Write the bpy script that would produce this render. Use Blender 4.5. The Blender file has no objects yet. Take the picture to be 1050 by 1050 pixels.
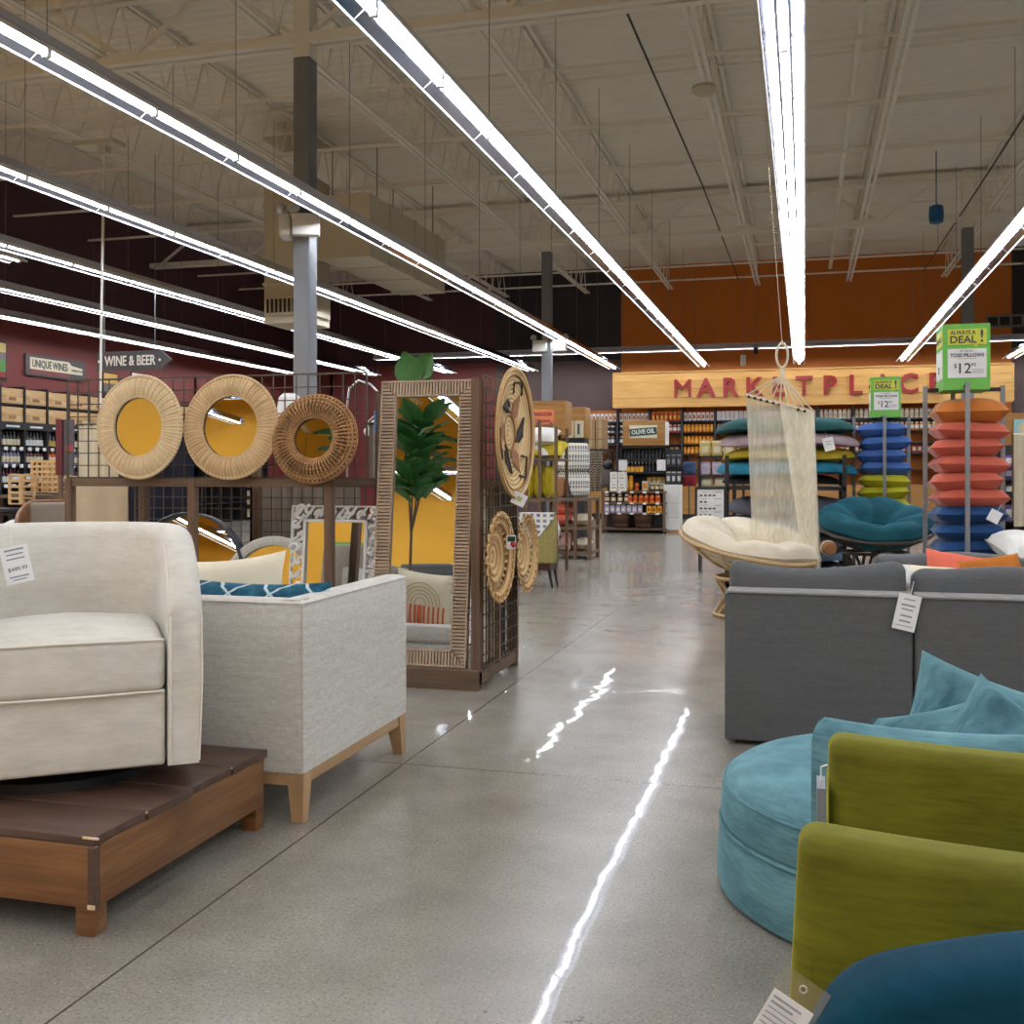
import bpy, math, random
from mathutils import Matrix, Vector
random.seed(7)
PI = math.pi
S = bpy.context.scene
COL = S.collection
CAMH = 1.25
F = 1080.0
PSI = math.atan2(300, 1080)
CS, SN = math.cos(PSI), math.sin(PSI)

# ---- measuring helpers: a photo pixel to a point on a real plane of the shop
def ray(px, py):
    l = (px - 525) / F
    return l * CS - SN, CS + l * SN, (485 - py) / F
def oY(px, py, Y):
    a, b, k = ray(px, py); d = Y / b
    return Vector((a * d, Y, CAMH + k * d))
def oX(px, py, X):
    a, b, k = ray(px, py); d = X / a
    return Vector((X, b * d, CAMH + k * d))
def oZ(px, py, z):
    a, b, k = ray(px, py); d = (z - CAMH) / k
    return Vector((a * d, b * d, z))
def oD(px, py, d):
    a, b, k = ray(px, py)
    return Vector((a * d, b * d, CAMH + k * d))

def T(x=0, y=0, z=0): return Matrix.Translation((x, y, z))
def R(a, ax): return Matrix.Rotation(a, 4, ax)
def RD(a, ax): return Matrix.Rotation(math.radians(a), 4, ax)

class MB:
    def __init__(s): s.v = []; s.f = []; s.mi = []; s.M = None; s.m = 0
    def add(s, vs, fs):
        o = len(s.v)
        if s.M is not None: vs = [s.M @ Vector(p) for p in vs]
        s.v += [tuple(p) for p in vs]
        s.f += [tuple(i + o for i in f) for f in fs]
        s.mi += [s.m] * len(fs)
        return s
    def box(s, c, d, rot=None):
        x, y, z = d[0] / 2, d[1] / 2, d[2] / 2
        vs = [Vector((i * x, j * y, k * z)) for i in (-1, 1) for j in (-1, 1) for k in (-1, 1)]
        if rot is not None: vs = [rot @ p for p in vs]
        c = Vector(c)
        return s.add([p + c for p in vs], [(0,1,3,2),(4,6,7,5),(0,4,5,1),(2,3,7,6),(0,2,6,4),(1,5,7,3)])
    def b2(s, x0, x1, y0, y1, z0, z1):
        return s.box(((x0+x1)/2, (y0+y1)/2, (z0+z1)/2), (abs(x1-x0), abs(y1-y0), abs(z1-z0)))
    def bar(s, p, q, w, h=None):
        return s.tube([p, q], (w/2)*1.4142, 4, tw=PI/4, asp=(h or w)/w)
    def tube(s, pts, r, n=8, closed=False, tw=0.0, asp=1.0):
        pts = [Vector(p) for p in pts]; N = len(pts)
        rr = r if isinstance(r, (list, tuple)) else [r] * N
        tg = []
        for i in range(N):
            if closed: t = pts[(i+1) % N] - pts[i-1]
            else: t = pts[min(i+1, N-1)] - pts[max(i-1, 0)]
            if t.length < 1e-9: t = Vector((0, 0, 1))
            tg.append(t.normalized())
        up = Vector((0, 0, 1)) if abs(tg[0].z) < .95 else Vector((0, 1, 0))
        a = (tg[0].cross(up)).normalized()
        vs = []
        for i in range(N):
            a = a - tg[i] * a.dot(tg[i]); a.normalize(); b = tg[i].cross(a)
            for k in range(n):
                th = 2 * PI * k / n + tw
                vs.append(pts[i] + a * (math.cos(th) * rr[i]) + b * (math.sin(th) * rr[i] * asp))
        fs = []
        for i in range(N if closed else N - 1):
            j = (i + 1) % N
            for k in range(n):
                k2 = (k + 1) % n
                fs.append((i*n+k, i*n+k2, j*n+k2, j*n+k))
        if not closed:
            fs.append(tuple(range(n-1, -1, -1))); fs.append(tuple(range((N-1)*n, N*n)))
        return s.add(vs, fs)
    def lathe(s, prof, n=24, M=None, cap=False):
        vs = []; fs = []
        for r, z in prof:
            for k in range(n):
                th = 2*PI*k/n; vs.append(Vector((r*math.cos(th), r*math.sin(th), z)))
        P = len(prof)
        for i in range(P-1):
            for k in range(n):
                k2 = (k+1) % n
                fs.append((i*n+k, i*n+k2, (i+1)*n+k2, (i+1)*n+k))
        if cap:
            fs.append(tuple(range(n-1, -1, -1))); fs.append(tuple(range((P-1)*n, P*n)))
        if M is not None: vs = [M @ p for p in vs]
        return s.add(vs, fs)
    def prism(s, poly, z0, z1, M=None):
        n = len(poly)
        vs = [Vector((x, y, z0)) for x, y in poly] + [Vector((x, y, z1)) for x, y in poly]
        fs = [tuple(range(n-1, -1, -1)), tuple(range(n, 2*n))]
        fs += [(i, (i+1) % n, n+(i+1) % n, n+i) for i in range(n)]
        if M is not None: vs = [M @ p for p in vs]
        return s.add(vs, fs)
    def surf(s, fn, nu, nv, cu=False, cv=False, keep=None, M=None):
        NU = nu if cu else nu + 1; NV = nv if cv else nv + 1
        vs = [Vector(fn(i/nu, j/nv)) for i in range(NU) for j in range(NV)]
        fs = []
        for i in range(nu):
            for j in range(nv):
                if keep and not keep(i, j): continue
                i2 = (i+1) % NU; j2 = (j+1) % NV
                fs.append((i*NV+j, i2*NV+j, i2*NV+j2, i*NV+j2))
        if M is not None: vs = [M @ p for p in vs]
        return s.add(vs, fs)
    def rbox(s, c, d, r, n=3, sub=(1, 1, 1), fn=None, M=None):
        r = min(r, min(d) / 2 - 1e-4)
        ax = []
        for a in range(3):
            h = d[a]/2 - r; L = []
            for k in range(n, 0, -1): L.append((-h, -math.tan(PI/4*k/n)))
            for k in range(sub[a] + 1): L.append((-h + 2*h*k/sub[a], 0.0))
            for k in range(1, n+1): L.append((h, math.tan(PI/4*k/n)))
            ax.append(L)
        nn = [len(L) for L in ax]; idx = {}; vs = []; fs = []
        def vid(i, j, k):
            key = (i, j, k)
            if key not in idx:
                e = [ax[0][i], ax[1][j], ax[2][k]]
                o = Vector((e[0][1], e[1][1], e[2][1])).normalized()
                p = Vector((e[0][0], e[1][0], e[2][0])) + o * r
                if fn: p = Vector(fn(p))
                idx[key] = len(vs); vs.append(p + Vector(c))
            return idx[key]
        a, b, g = nn[0]-1, nn[1]-1, nn[2]-1
        for i in range(a):
            for j in range(b):
                fs.append((vid(i,j,0), vid(i,j+1,0), vid(i+1,j+1,0), vid(i+1,j,0)))
                fs.append((vid(i,j,g), vid(i+1,j,g), vid(i+1,j+1,g), vid(i,j+1,g)))
        for i in range(a):
            for k in range(g):
                fs.append((vid(i,0,k), vid(i+1,0,k), vid(i+1,0,k+1), vid(i,0,k+1)))
                fs.append((vid(i,b,k), vid(i,b,k+1), vid(i+1,b,k+1), vid(i+1,b,k)))
        for j in range(b):
            for k in range(g):
                fs.append((vid(0,j,k), vid(0,j,k+1), vid(0,j+1,k+1), vid(0,j+1,k)))
                fs.append((vid(a,j,k), vid(a,j+1,k), vid(a,j+1,k+1), vid(a,j,k+1)))
        if M is not None: vs = [M @ p for p in vs]
        return s.add(vs, fs)
    def pillow(s, w, h, t, M=None, n=14, ear=.07, wr=.0, seed=0):
        rnd = random.Random(seed); ph = [rnd.uniform(0, 6.28) for _ in range(6)]
        def side(sg):
            def fn(u, v):
                x = 2*u - 1; y = 2*v - 1
                k = 1 - ear * (1 - abs(x)**2) * 1.0 * abs(y)**3
                k2 = 1 - ear * (1 - abs(y)**2) * 1.0 * abs(x)**3
                e = max(0, (1 - x**4) * (1 - y**4)) ** .45
                z = sg * t/2 * e
                z += wr * (math.sin(5*x + 3*y + ph[0]) + math.sin(7*y - 4*x + ph[1])) * e * t
                return (x*w/2*k2, y*h/2*k, z)
            return fn
        s.surf(side(1), n, n, M=M)
        o = len(s.f); s.surf(side(-1), n, n, M=M)
        for i in range(o, len(s.f)): s.f[i] = tuple(reversed(s.f[i]))
        return s
    def build(s, name, mats, parent=None, smooth=35, loc=None):
        me = bpy.data.meshes.new(name)
        me.from_pydata(s.v, [], s.f)
        if not isinstance(mats, (list, tuple)): mats = [mats]
        for m in mats: me.materials.append(m)
        if len(mats) > 1: me.polygons.foreach_set('material_index', s.mi)
        me.update()
        if smooth:
            me.polygons.foreach_set('use_smooth', [True] * len(me.polygons))
            me.set_sharp_from_angle(angle=math.radians(smooth))
        o = bpy.data.objects.new(name, me); COL.objects.link(o)
        if parent is not None: o.parent = parent
        if loc is not None: o.location = loc
        return o

def tag(o, label=None, cat=None, group=None, kind=None):
    if label: o['label'] = label
    if cat: o['category'] = cat
    if group: o['group'] = group
    if kind: o['kind'] = kind
    return o
def thing(name, label, cat, loc=(0, 0, 0), rz=0.0, group=None):
    o = bpy.data.objects.new(name, None); COL.objects.link(o)
    o.empty_display_size = .05
    o.location = loc; o.rotation_euler = (0, 0, rz)
    return tag(o, label, cat, group)
KIDS = {}
def copy_tree(o, loc=None, rz=None, label=None, group=None, parent=None):
    c = o.copy(); COL.objects.link(c)
    if parent is not None: c.parent = parent
    if loc is not None: c.location = loc
    if rz is not None: c.rotation_euler = (0, 0, rz) if not isinstance(rz, tuple) else rz
    if label: c['label'] = label
    if group: c['group'] = group
    for ch in [x for x in o.children]: copy_tree(ch, parent=c)
    return c
ORD = ['first','second','third','fourth','fifth','sixth','seventh','eighth','ninth','tenth','eleventh','twelfth','thirteenth','fourteenth','fifteenth','sixteenth','seventeenth','eighteenth','nineteenth','twentieth']

def text_mesh(txt, size, depth=.004, align='CENTER', squash=1.0, bold=0.0):
    cu = bpy.data.curves.new('lettering', 'FONT')
    cu.body = txt; cu.size = size; cu.extrude = depth/2; cu.align_x = align; cu.align_y = 'CENTER'
    cu.offset = bold; cu.resolution_u = 3
    ob = bpy.data.objects.new('lettering', cu); COL.objects.link(ob)
    dg = bpy.context.evaluated_depsgraph_get()
    me = bpy.data.meshes.new_from_object(ob.evaluated_get(dg))
    bpy.data.objects.remove(ob); bpy.data.curves.remove(cu)
    if squash != 1.0:
        for v in me.vertices: v.co.x *= squash
    return me
def text(txt, size, mat, parent, loc, rot=(PI/2, 0, 0), depth=.004, squash=1.0, bold=0.0, name='lettering', align='CENTER', fit=None):
    me = text_mesh(txt, size, depth, align, squash, bold)
    if fit:
        xs = [v.co.x for v in me.vertices]; mid = (max(xs) + min(xs))/2; k = fit/(max(xs) - min(xs))
        for v in me.vertices: v.co.x = (v.co.x - mid)*k
    me.materials.clear(); me.materials.append(mat)
    o = bpy.data.objects.new(name, me); COL.objects.link(o)
    if parent is not None: o.parent = parent
    o.location = loc; o.rotation_euler = rot
    return o

# ---------------------------------------------------------------- materials
def lin(c):
    r = []
    for v in c[:3]:
        v /= 255.0
        r.append(v/12.92 if v <= .04045 else ((v+.055)/1.055)**2.4)
    return tuple(r) + (1.0,)
class NT:
    def __init__(s, name):
        s.m = bpy.data.materials.new(name); s.m.use_nodes = True
        s.t = s.m.node_tree; s.t.nodes.clear()
        s.out = s.n('ShaderNodeOutputMaterial')
    def n(s, typ, **kw):
        x = s.t.nodes.new(typ)
        for k, v in kw.items():
            if k.startswith('i_'): x.inputs[k[2:].replace('_', ' ')].default_value = v
            else: setattr(x, k, v)
        return x
    def l(s, a, b): s.t.links.new(a, b)
    def mix(s, fac, a, b, bt='MIX'):
        x = s.n('ShaderNodeMix', data_type='RGBA', blend_type=bt)
        for i, v in ((0, fac), (6, a), (7, b)):
            if hasattr(v, 'links') or isinstance(v, bpy.types.NodeSocket): s.l(v, x.inputs[i])
            else: x.inputs[i].default_value = v
        return x.outputs[2]
    def math(s, op, a, b=None, c=None, clamp=False):
        x = s.n('ShaderNodeMath', operation=op, use_clamp=clamp)
        for i, v in enumerate((a, b, c)):
            if v is None: continue
            if isinstance(v, bpy.types.NodeSocket): s.l(v, x.inputs[i])
            else: x.inputs[i].default_value = v
        return x.outputs[0]
    def coord(s, scale=(1, 1, 1), rot=(0, 0, 0)):
        tc = s.n('ShaderNodeTexCoord'); mp = s.n('ShaderNodeMapping')
        mp.inputs['Scale'].default_value = scale; mp.inputs['Rotation'].default_value = rot
        s.l(tc.outputs['Object'], mp.inputs['Vector']); return mp.outputs[0]
    def noise(s, vec, scale, detail=4, rough=.55):
        x = s.n('ShaderNodeTexNoise'); x.inputs['Scale'].default_value = scale
        x.inputs['Detail'].default_value = detail; x.inputs['Roughness'].default_value = rough
        if vec is not None: s.l(vec, x.inputs['Vector'])
        return x.outputs['Fac']
    def ramp(s, fac, stops):
        x = s.n('ShaderNodeValToRGB'); e = x.color_ramp.elements
        while len(e) < len(stops): e.new(.5)
        for i, (p, c) in enumerate(stops):
            e[i].position = p; e[i].color = c if len(c) == 4 else tuple(c) + (1,)
        s.l(fac, x.inputs[0]); return x.outputs[0]
    def bsdf(s, col, rough=.5, metal=0, spec=.5, sheen=0, coat=0, coatr=.05):
        b = s.n('ShaderNodeBsdfPrincipled')
        if isinstance(col, bpy.types.NodeSocket): s.l(col, b.inputs['Base Color'])
        else: b.inputs['Base Color'].default_value = col
        if isinstance(rough, bpy.types.NodeSocket): s.l(rough, b.inputs['Roughness'])
        else: b.inputs['Roughness'].default_value = rough
        b.inputs['Metallic'].default_value = metal
        b.inputs['Specular IOR Level'].default_value = spec
        b.inputs['Sheen Weight'].default_value = sheen
        b.inputs['Sheen Roughness'].default_value = .35
        b.inputs['Coat Weight'].default_value = coat
        b.inputs['Coat Roughness'].default_value = coatr
        s.l(b.outputs[0], s.out.inputs[0]); s.b = b; return b
    def bump(s, h, strength=.3, dist=.01, to='Normal'):
        x = s.n('ShaderNodeBump'); x.inputs['Strength'].default_value = strength
        x.inputs['Distance'].default_value = dist
        s.l(h, x.inputs['Height']); s.l(x.outputs[0], s.b.inputs[to]); return x
def mat(name, col, rough=.6, metal=0, spec=.5, var=.12, vs=6, bump=0, bs=80, st=(1, 1, 1), sheen=0, coat=0, col2=None, dist=.004):
    k = NT(name); c1 = lin(col)
    c2 = lin(col2) if col2 else tuple(v * (1 - var) for v in c1[:3]) + (1,)
    if var or col2:
        vec = k.coord(st)
        fac = k.ramp(k.noise(vec, vs), [(.3, (0, 0, 0)), (.7, (1, 1, 1))])
        k.bsdf(k.mix(fac, c1, c2), rough, metal, spec, sheen, coat)
    else:
        k.bsdf(c1, rough, metal, spec, sheen, coat)
    if bump:
        k.bump(k.noise(k.coord(st), bs, 3), bump, dist)
    return k.m
def wood(name, c1, c2, rough=.5, ax=0, sc=1.0, knots=True, bump=.12):
    st = [9 * sc] * 3; st[ax] = .9 * sc
    k = NT(name); v = k.coord(tuple(st))
    n1 = k.noise(v, 2.2, 6, .6)
    v2 = k.coord(tuple(x * 6 if i != ax else x for i, x in enumerate(st)))
    n2 = k.noise(v2, 2.0, 3)
    f = k.math('ADD', k.math('MULTIPLY', n1, .7), k.math('MULTIPLY', n2, .3))
    col = k.ramp(f, [(.32, lin(c2)), (.5, lin(tuple((a+b)/2 for a, b in zip(c1, c2)))), (.68, lin(c1))])
    if knots:
        big = k.noise(k.coord((1.2, 1.2, 1.2)), 1.6 * sc, 2)
        col = k.mix(k.ramp(big, [(.58, (0, 0, 0)), (.75, (.5, .5, .5))]), col, lin(tuple(x * .5 for x in c2)))
    k.bsdf(col, rough)
    k.bump(f, bump, .004)
    return k.m
def velvet(name, c, c2=None, sheen=.4, var=.35, rough=.75, sc=3.0):
    k = NT(name); c1 = lin(c)
    cc = lin(c2) if c2 else tuple(v * (1 - var) for v in c1[:3]) + (1,)
    a = k.noise(k.coord((1, 1, 2.2)), sc, 6, .65); b = k.noise(k.coord((1, 1, 9)), sc * 4, 4, .6)
    f = k.math('ADD', k.math('MULTIPLY', a, .65), k.math('MULTIPLY', b, .35))
    k.bsdf(k.mix(k.ramp(f, [(.36, (0, 0, 0)), (.64, (1, 1, 1))]), cc, c1), rough, 0, .25, sheen)
    k.b.inputs['Sheen Tint'].default_value = tuple(min(1, v * 2.6 + .004) for v in c1[:3]) + (1,)
    k.bump(k.noise(k.coord(), 260, 2), .12, .002)
    return k.m
def linen(name, c, c2, sc=180, rough=.9):
    k = NT(name)
    h = k.noise(k.coord((.16, .16, 1)), sc, 3); v = k.noise(k.coord((1, 1, .16)), sc, 3)
    f = k.math('ADD', k.math('MULTIPLY', h, .65), k.math('MULTIPLY', v, .35))
    g = k.noise(k.coord((.1, .1, 1)), sc * .3, 3)
    f2 = k.math('ADD', k.math('MULTIPLY', f, .7), k.math('MULTIPLY', g, .3))
    k.bsdf(k.mix(k.ramp(f2, [(.38, (0, 0, 0)), (.62, (1, 1, 1))]), lin(c2), lin(c)), rough, 0, .2, .15)
    k.bump(f, .18, .003)
    return k.m
def wicker(name, c1, c2, rings=26, spokes=0, rough=.75, ax='Z'):
    # weave on a disc around its local Z axis: angle x radius checks
    k = NT(name); tc = k.n('ShaderNodeTexCoord'); sp = k.n('ShaderNodeSeparateXYZ')
    k.l(tc.outputs['Object'], sp.inputs[0])
    x, y = sp.outputs[0], sp.outputs[1]
    rr = k.math('SQRT', k.math('ADD', k.math('MULTIPLY', x, x), k.math('MULTIPLY', y, y)))
    th = k.math('ARCTAN2', y, x)
    w1 = k.math('SINE', k.math('MULTIPLY', rr, rings * 6.283 / .32))
    if spokes:
        w2 = k.math('SINE', k.math('MULTIPLY', th, spokes))
        h = k.math('MULTIPLY', w1, w2)
        h = k.math('ADD', k.math('MULTIPLY', h, .6), k.math('MULTIPLY', w2, .4))
    else: h = w1
    h01 = k.math('MULTIPLY_ADD', h, .5, .5)
    nz = k.noise(k.coord((1, 1, 1)), 14, 3)
    f = k.math('ADD', k.math('MULTIPLY', h01, .55), k.math('MULTIPLY', nz, .45))
    k.bsdf(k.mix(k.ramp(f, [(.25, (0, 0, 0)), (.7, (1, 1, 1))]), lin(c2), lin(c1)), rough, 0, .3)
    k.bump(h01, .5, .004)
    return k.m
# ---------------------------------------------------------------- shared materials
M = {}
M['white'] = mat('white_paint', (232, 232, 230), .5, var=.04)
M['paper'] = mat('paper', (238, 239, 242), .6, var=.03)
M['ink'] = mat('dark_ink', (62, 66, 74), .6, var=0)
M['faint'] = mat('faint_ink', (150, 154, 162), .6, var=0)
M['black'] = mat('black_metal', (24, 24, 28), .45, var=.1)
M['wire'] = mat('dark_wire', (86, 76, 66), .45, metal=.4, var=.1)
M['brownpost'] = wood('walnut_stained_wood', (128, 98, 76), (84, 62, 47), .6, ax=2, knots=False)
M['brownrail'] = wood('walnut_stained_rail', (122, 98, 76), (82, 64, 50), .6, ax=0, knots=False)
M['steel'] = mat('grey_steel', (140, 144, 150), .42, metal=.55, var=.08)
M['chrome'] = mat('bright_steel', (200, 200, 205), .3, metal=.9, var=0)
M['mirror'] = mat('mirror_glass', (235, 238, 238), .0, metal=1.0, var=0)
M['galv'] = mat('painted_steel_grey', (128, 132, 140), .45, metal=.2, var=.06)
M['roofpaint'] = mat('roof_paint', (240, 236, 226), .75, var=.05, vs=2)
M['duct'] = mat('duct_paint', (206, 198, 180), .7, var=.05, vs=2)
M['kraft'] = mat('kraft_board', (176, 142, 104), .8, var=.12)
M['signwood'] = wood('sign_wood', (186, 138, 74), (150, 104, 50), .55, ax=0, knots=False)
M['oak'] = wood('pale_oak', (192, 158, 118), (160, 126, 90), .5, ax=2, knots=False)
M['oakx'] = wood('pale_oak_rail', (192, 158, 118), (160, 126, 90), .5, ax=1, knots=False)
M['pine'] = wood('pine_crate', (226, 194, 146), (196, 158, 108), .6, ax=1, sc=1.3)

def clear_plastic(name='clear_sleeve'):
    k = NT(name); t = k.n('ShaderNodeBsdfTransparent'); g = k.n('ShaderNodeBsdfGlossy')
    g.inputs['Roughness'].default_value = .12
    m = k.n('ShaderNodeMixShader'); m.inputs[0].default_value = .16
    k.l(t.outputs[0], m.inputs[1]); k.l(g.outputs[0], m.inputs[2]); k.l(m.outputs[0], k.out.inputs[0]); return k.m
M['sleeve'] = clear_plastic()

# ---------------------------------------------------------------- floor
def floor_mat():
    k = NT('polished_concrete'); v = k.coord()
    big = k.noise(v, .55, 5, .6); mid = k.noise(v, 3.2, 6, .65); fine = k.noise(v, 95, 2)
    f = k.math('ADD', k.math('MULTIPLY', big, .5), k.math('MULTIPLY', mid, .5))
    col = k.ramp(f, [(.3, lin((120, 115, 106))), (.52, lin((146, 141, 132))), (.72, lin((162, 157, 148)))])
    col = k.mix(k.ramp(fine, [(.34, (.42, .42, .42)), (.50, (0, 0, 0))]), col, lin((92, 85, 75)))
    spk = k.noise(v, 170, 0)
    col = k.mix(k.ramp(spk, [(.74, (0, 0, 0)), (.78, (.6, .6, .6))]), col, lin((215, 205, 185)))
    # saw-cut joints
    sx = k.n('ShaderNodeSeparateXYZ'); k.l(v, sx.inputs[0])
    def joint(sock, at, step, w):
        a = k.math('ADD', sock, 500 * step - at)
        a = k.math('ABSOLUTE', k.math('SUBTRACT', k.math('MODULO', a, step), step/2))
        return k.math('GREATER_THAN', a, step/2 - w)
    j = k.math('MAXIMUM', joint(sx.outputs[0], -1.66, 4.6, .0035), joint(sx.outputs[1], 4.24, 4.6, .0035))
    # one hairline crack near the camera
    cr = k.math('ADD', sx.outputs[1], k.math('MULTIPLY', k.noise(v, 5, 4), .45))
    cr = k.math('ABSOLUTE', k.math('ADD', cr, k.math('MULTIPLY', sx.outputs[0], -.12)))
    cr = k.math('LESS_THAN', k.math('ABSOLUTE', k.math('SUBTRACT', cr, 2.62)), .0022)
    cr = k.math('MULTIPLY', cr, k.math('MULTIPLY', k.math('GREATER_THAN', sx.outputs[0], -.72), k.math('LESS_THAN', sx.outputs[0], .1)))
    col = k.mix(k.math('MAXIMUM', j, cr), col, lin((70, 63, 55)))
    k.bsdf(col, .27, 0, .5, 0, .23, .02)
    k.b.inputs['Coat IOR'].default_value = 1.45
    wav = k.noise(v, 1.7, 2, .4)
    k.bump(k.noise(v, 60, 3), .05, .002)
    wv = k.math('ADD', k.math('MULTIPLY', wav, .8), k.math('MULTIPLY', k.noise(v, 6, 2), .12))
    k.bump(wv, .12, .03, to='Coat Normal')
    return k.m
X0, X1, Y0, Y1, ZC = -14.8, 14.0, -9.0, 29.2, 7.0
mb = MB(); mb.b2(X0, X1, Y0, Y1, -.1, 0)
tag(mb.build('floor', floor_mat(), smooth=0), kind='structure')

# ---------------------------------------------------------------- corrugated roof deck
mb = MB(); prof = []
y = Y0
while y < Y1:
    prof += [(y, ZC), (y + .045, ZC + .038), (y + .115, ZC + .038), (y + .16, ZC)]
    y += .2
vs = []; fs = []
for (yy, zz) in prof: vs += [(X0, yy, zz), (X1, yy, zz)]
for i in range(len(prof) - 1): fs.append((2*i, 2*i+1, 2*i+3, 2*i+2))
mb.add(vs, fs); mb.b2(X0, X1, Y0, Y1, ZC + .06, ZC + .16)
tag(mb.build('ceiling', M['roofpaint'], smooth=0), kind='structure')

# ---------------------------------------------------------------- walls
P = {}
P['burg'] = mat('burgundy_paint', (118, 50, 48), .6, var=.05, vs=1)
P['brown'] = mat('brown_paint', (92, 74, 74), .6, var=.05, vs=1)
P['orange'] = mat('orange_paint', (204, 118, 42), .6, var=.04, vs=1)
P['yellow'] = mat('yellow_paint', (236, 178, 52), .6, var=.04, vs=1)
P['plum'] = mat('plum_upper_wall', (74, 44, 56), .6, var=.05, vs=1)
P['ink'] = mat('dark_upper_wall', (48, 44, 56), .6, var=.05, vs=1)
ZB = 4.42  # burgundy and brown walls turn darker plum and navy above this height
mb = MB()
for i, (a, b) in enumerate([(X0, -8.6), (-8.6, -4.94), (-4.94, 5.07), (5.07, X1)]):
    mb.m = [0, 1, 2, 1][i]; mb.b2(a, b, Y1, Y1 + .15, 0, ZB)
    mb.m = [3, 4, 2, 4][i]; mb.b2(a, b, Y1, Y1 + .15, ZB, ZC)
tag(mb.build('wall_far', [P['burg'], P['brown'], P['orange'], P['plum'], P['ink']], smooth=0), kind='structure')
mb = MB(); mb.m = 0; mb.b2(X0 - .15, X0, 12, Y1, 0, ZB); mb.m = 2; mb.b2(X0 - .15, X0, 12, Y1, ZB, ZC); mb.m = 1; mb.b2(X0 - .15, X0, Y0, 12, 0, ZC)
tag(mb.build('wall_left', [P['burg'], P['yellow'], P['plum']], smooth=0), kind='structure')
mb = MB(); mb.b2(X1, X1 + .15, Y0, Y1, 0, ZC)
tag(mb.build('wall_right', P['brown'], smooth=0), kind='structure')
mb = MB(); mb.b2(X0, X1, Y0 - .15, Y0, 0, ZC)
tag(mb.build('wall_near', P['yellow'], smooth=0), kind='structure')

# ---------------------------------------------------------------- roof joists, girders, bridging
JB = 6.15
jx = [2.27 * k + .02 for k in range(-6, 6)]
jx = [-.25 * 4.9 * CS - 2.27 * k for k in range(5, -6, -1)]
def joist_parts(parent):
    b = MB()
    for dx in (-.045, .045): b.b2(dx - .025, dx + .025, Y0 + .3, Y1 - .9, JB, JB + .035)
    b.build('bottom_chord', M['roofpaint'], parent, 0)
    b = MB()
    for dx in (-.045, .045): b.b2(dx - .025, dx + .025, Y0 + .3, Y1 - .3, ZC - .05, ZC - .004)
    b.build('top_chord', M['roofpaint'], parent, 0)
    b = MB(); y = Y0 + .5; st = .62
    while y < Y1 - 1.6:
        b.bar((0, y, JB + .02), (0, y + st/2, ZC - .03), .016); b.bar((0, y + st/2, ZC - .03), (0, y + st, JB + .02), .016); y += st
    b.build('web', M['roofpaint'], parent, 0)
jj = None
for i, x in enumerate(jx):
    lab = f'open web roof joist under the metal deck, {ORD[i]} from the left'
    if jj is None:
        jj = thing('roof_joist', lab, 'roof joist', (x, 0, 0), 0, 'roof joists'); joist_parts(jj)
    else: copy_tree(jj, (x, 0, 0), label=lab)
for i, y in enumerate((10.75, 21.5)):
    g = thing('roof_girder', ['deep roof girder crossing the hall above the nearest column', 'deep roof girder crossing the hall near the orange wall'][i], 'girder', (0, y, 0), 0, 'roof girders')
    b = MB()
    for dy in (-.08, .08): b.b2(X0 + .1, X1 - .1, dy - .05, dy + .05, JB - .12, JB - .02)
    b.build('bottom_chord', M['roofpaint'], g, 0)
    b = MB()
    for dy in (-.08, .08): b.b2(X0 + .1, X1 - .1, dy - .05, dy + .05, ZC - .18, ZC - .08)
    b.build('top_chord', M['roofpaint'], g, 0)
    b = MB(); x = X0 + .3
    while x < X1 - 2.5:
        b.bar((x, 0, JB - .05), (x + 1.13, 0, ZC - .12), .05); b.bar((x + 1.13, 0, ZC - .12), (x + 2.27, 0, JB - .05), .05); x += 2.27
    b.build('web', M['roofpaint'], g, 0)
by = [4.2, 6.4, 8.6, 12.6, 14.8, 17.0, 19.2, 23.4, 25.4, 27.2]
for i, y in enumerate(by):
    b = MB(); b.b2(X0 + .1, X1 - .1, -.02, .02, JB + .03, JB + .07); b.b2(X0 + .1, X1 - .1, .1, .13, ZC - .09, ZC - .06)
    o = b.build('bridging_bar', M['roofpaint'], None, 0, (0, y, 0))
    tag(o, f'thin bridging bar crossing the roof joists, {ORD[i]} from the front', 'roof bar', 'roof bridging bars')
# pipes and cables under the roof
b = MB(); b.tube([(.62, Y0 + .4, 6.4), (.62, 27.6, 6.4)], .045, 10)
for y in (6, 9, 12, 15, 18, 21, 24): b.tube([(.62, y, 6.4), (.62, y + .12, 6.4)], .06, 10)
tag(b.build('sprinkler_pipe', M['roofpaint'], None, 40), 'beige sprinkler pipe running along the roof right of the middle light row', 'pipe')
for lab, x in (('thin dark cable run under the roof left of the middle light row', -1.9), ('thin dark conduit slanting under the roof toward the right column', 2.95)):
    b = MB(); b.tube([(x, 6, 6.08), (x + (.25 if x < 0 else -.1), 18, 6.08), (x + (.3 if x < 0 else -.2), 27, 6.1)], .014, 6)
    tag(b.build('roof_cable', M['black'], None), lab, 'cable')
b = MB(); p = oY(960, 220, 17)
b.lathe([(.06, .14), (.1, .12), (.11, 0), (.1, -.12), (.05, -.14)], 14, cap=True); b.tube([(0, 0, .14), (0, 0, 6.1 - p.z)], .008, 6)
tag(b.build('hanging_sensor', mat('blue_plastic', (24, 96, 150), .4, var=0), None, loc=p), 'small blue device hanging from the roof at upper right', 'sensor')
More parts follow.
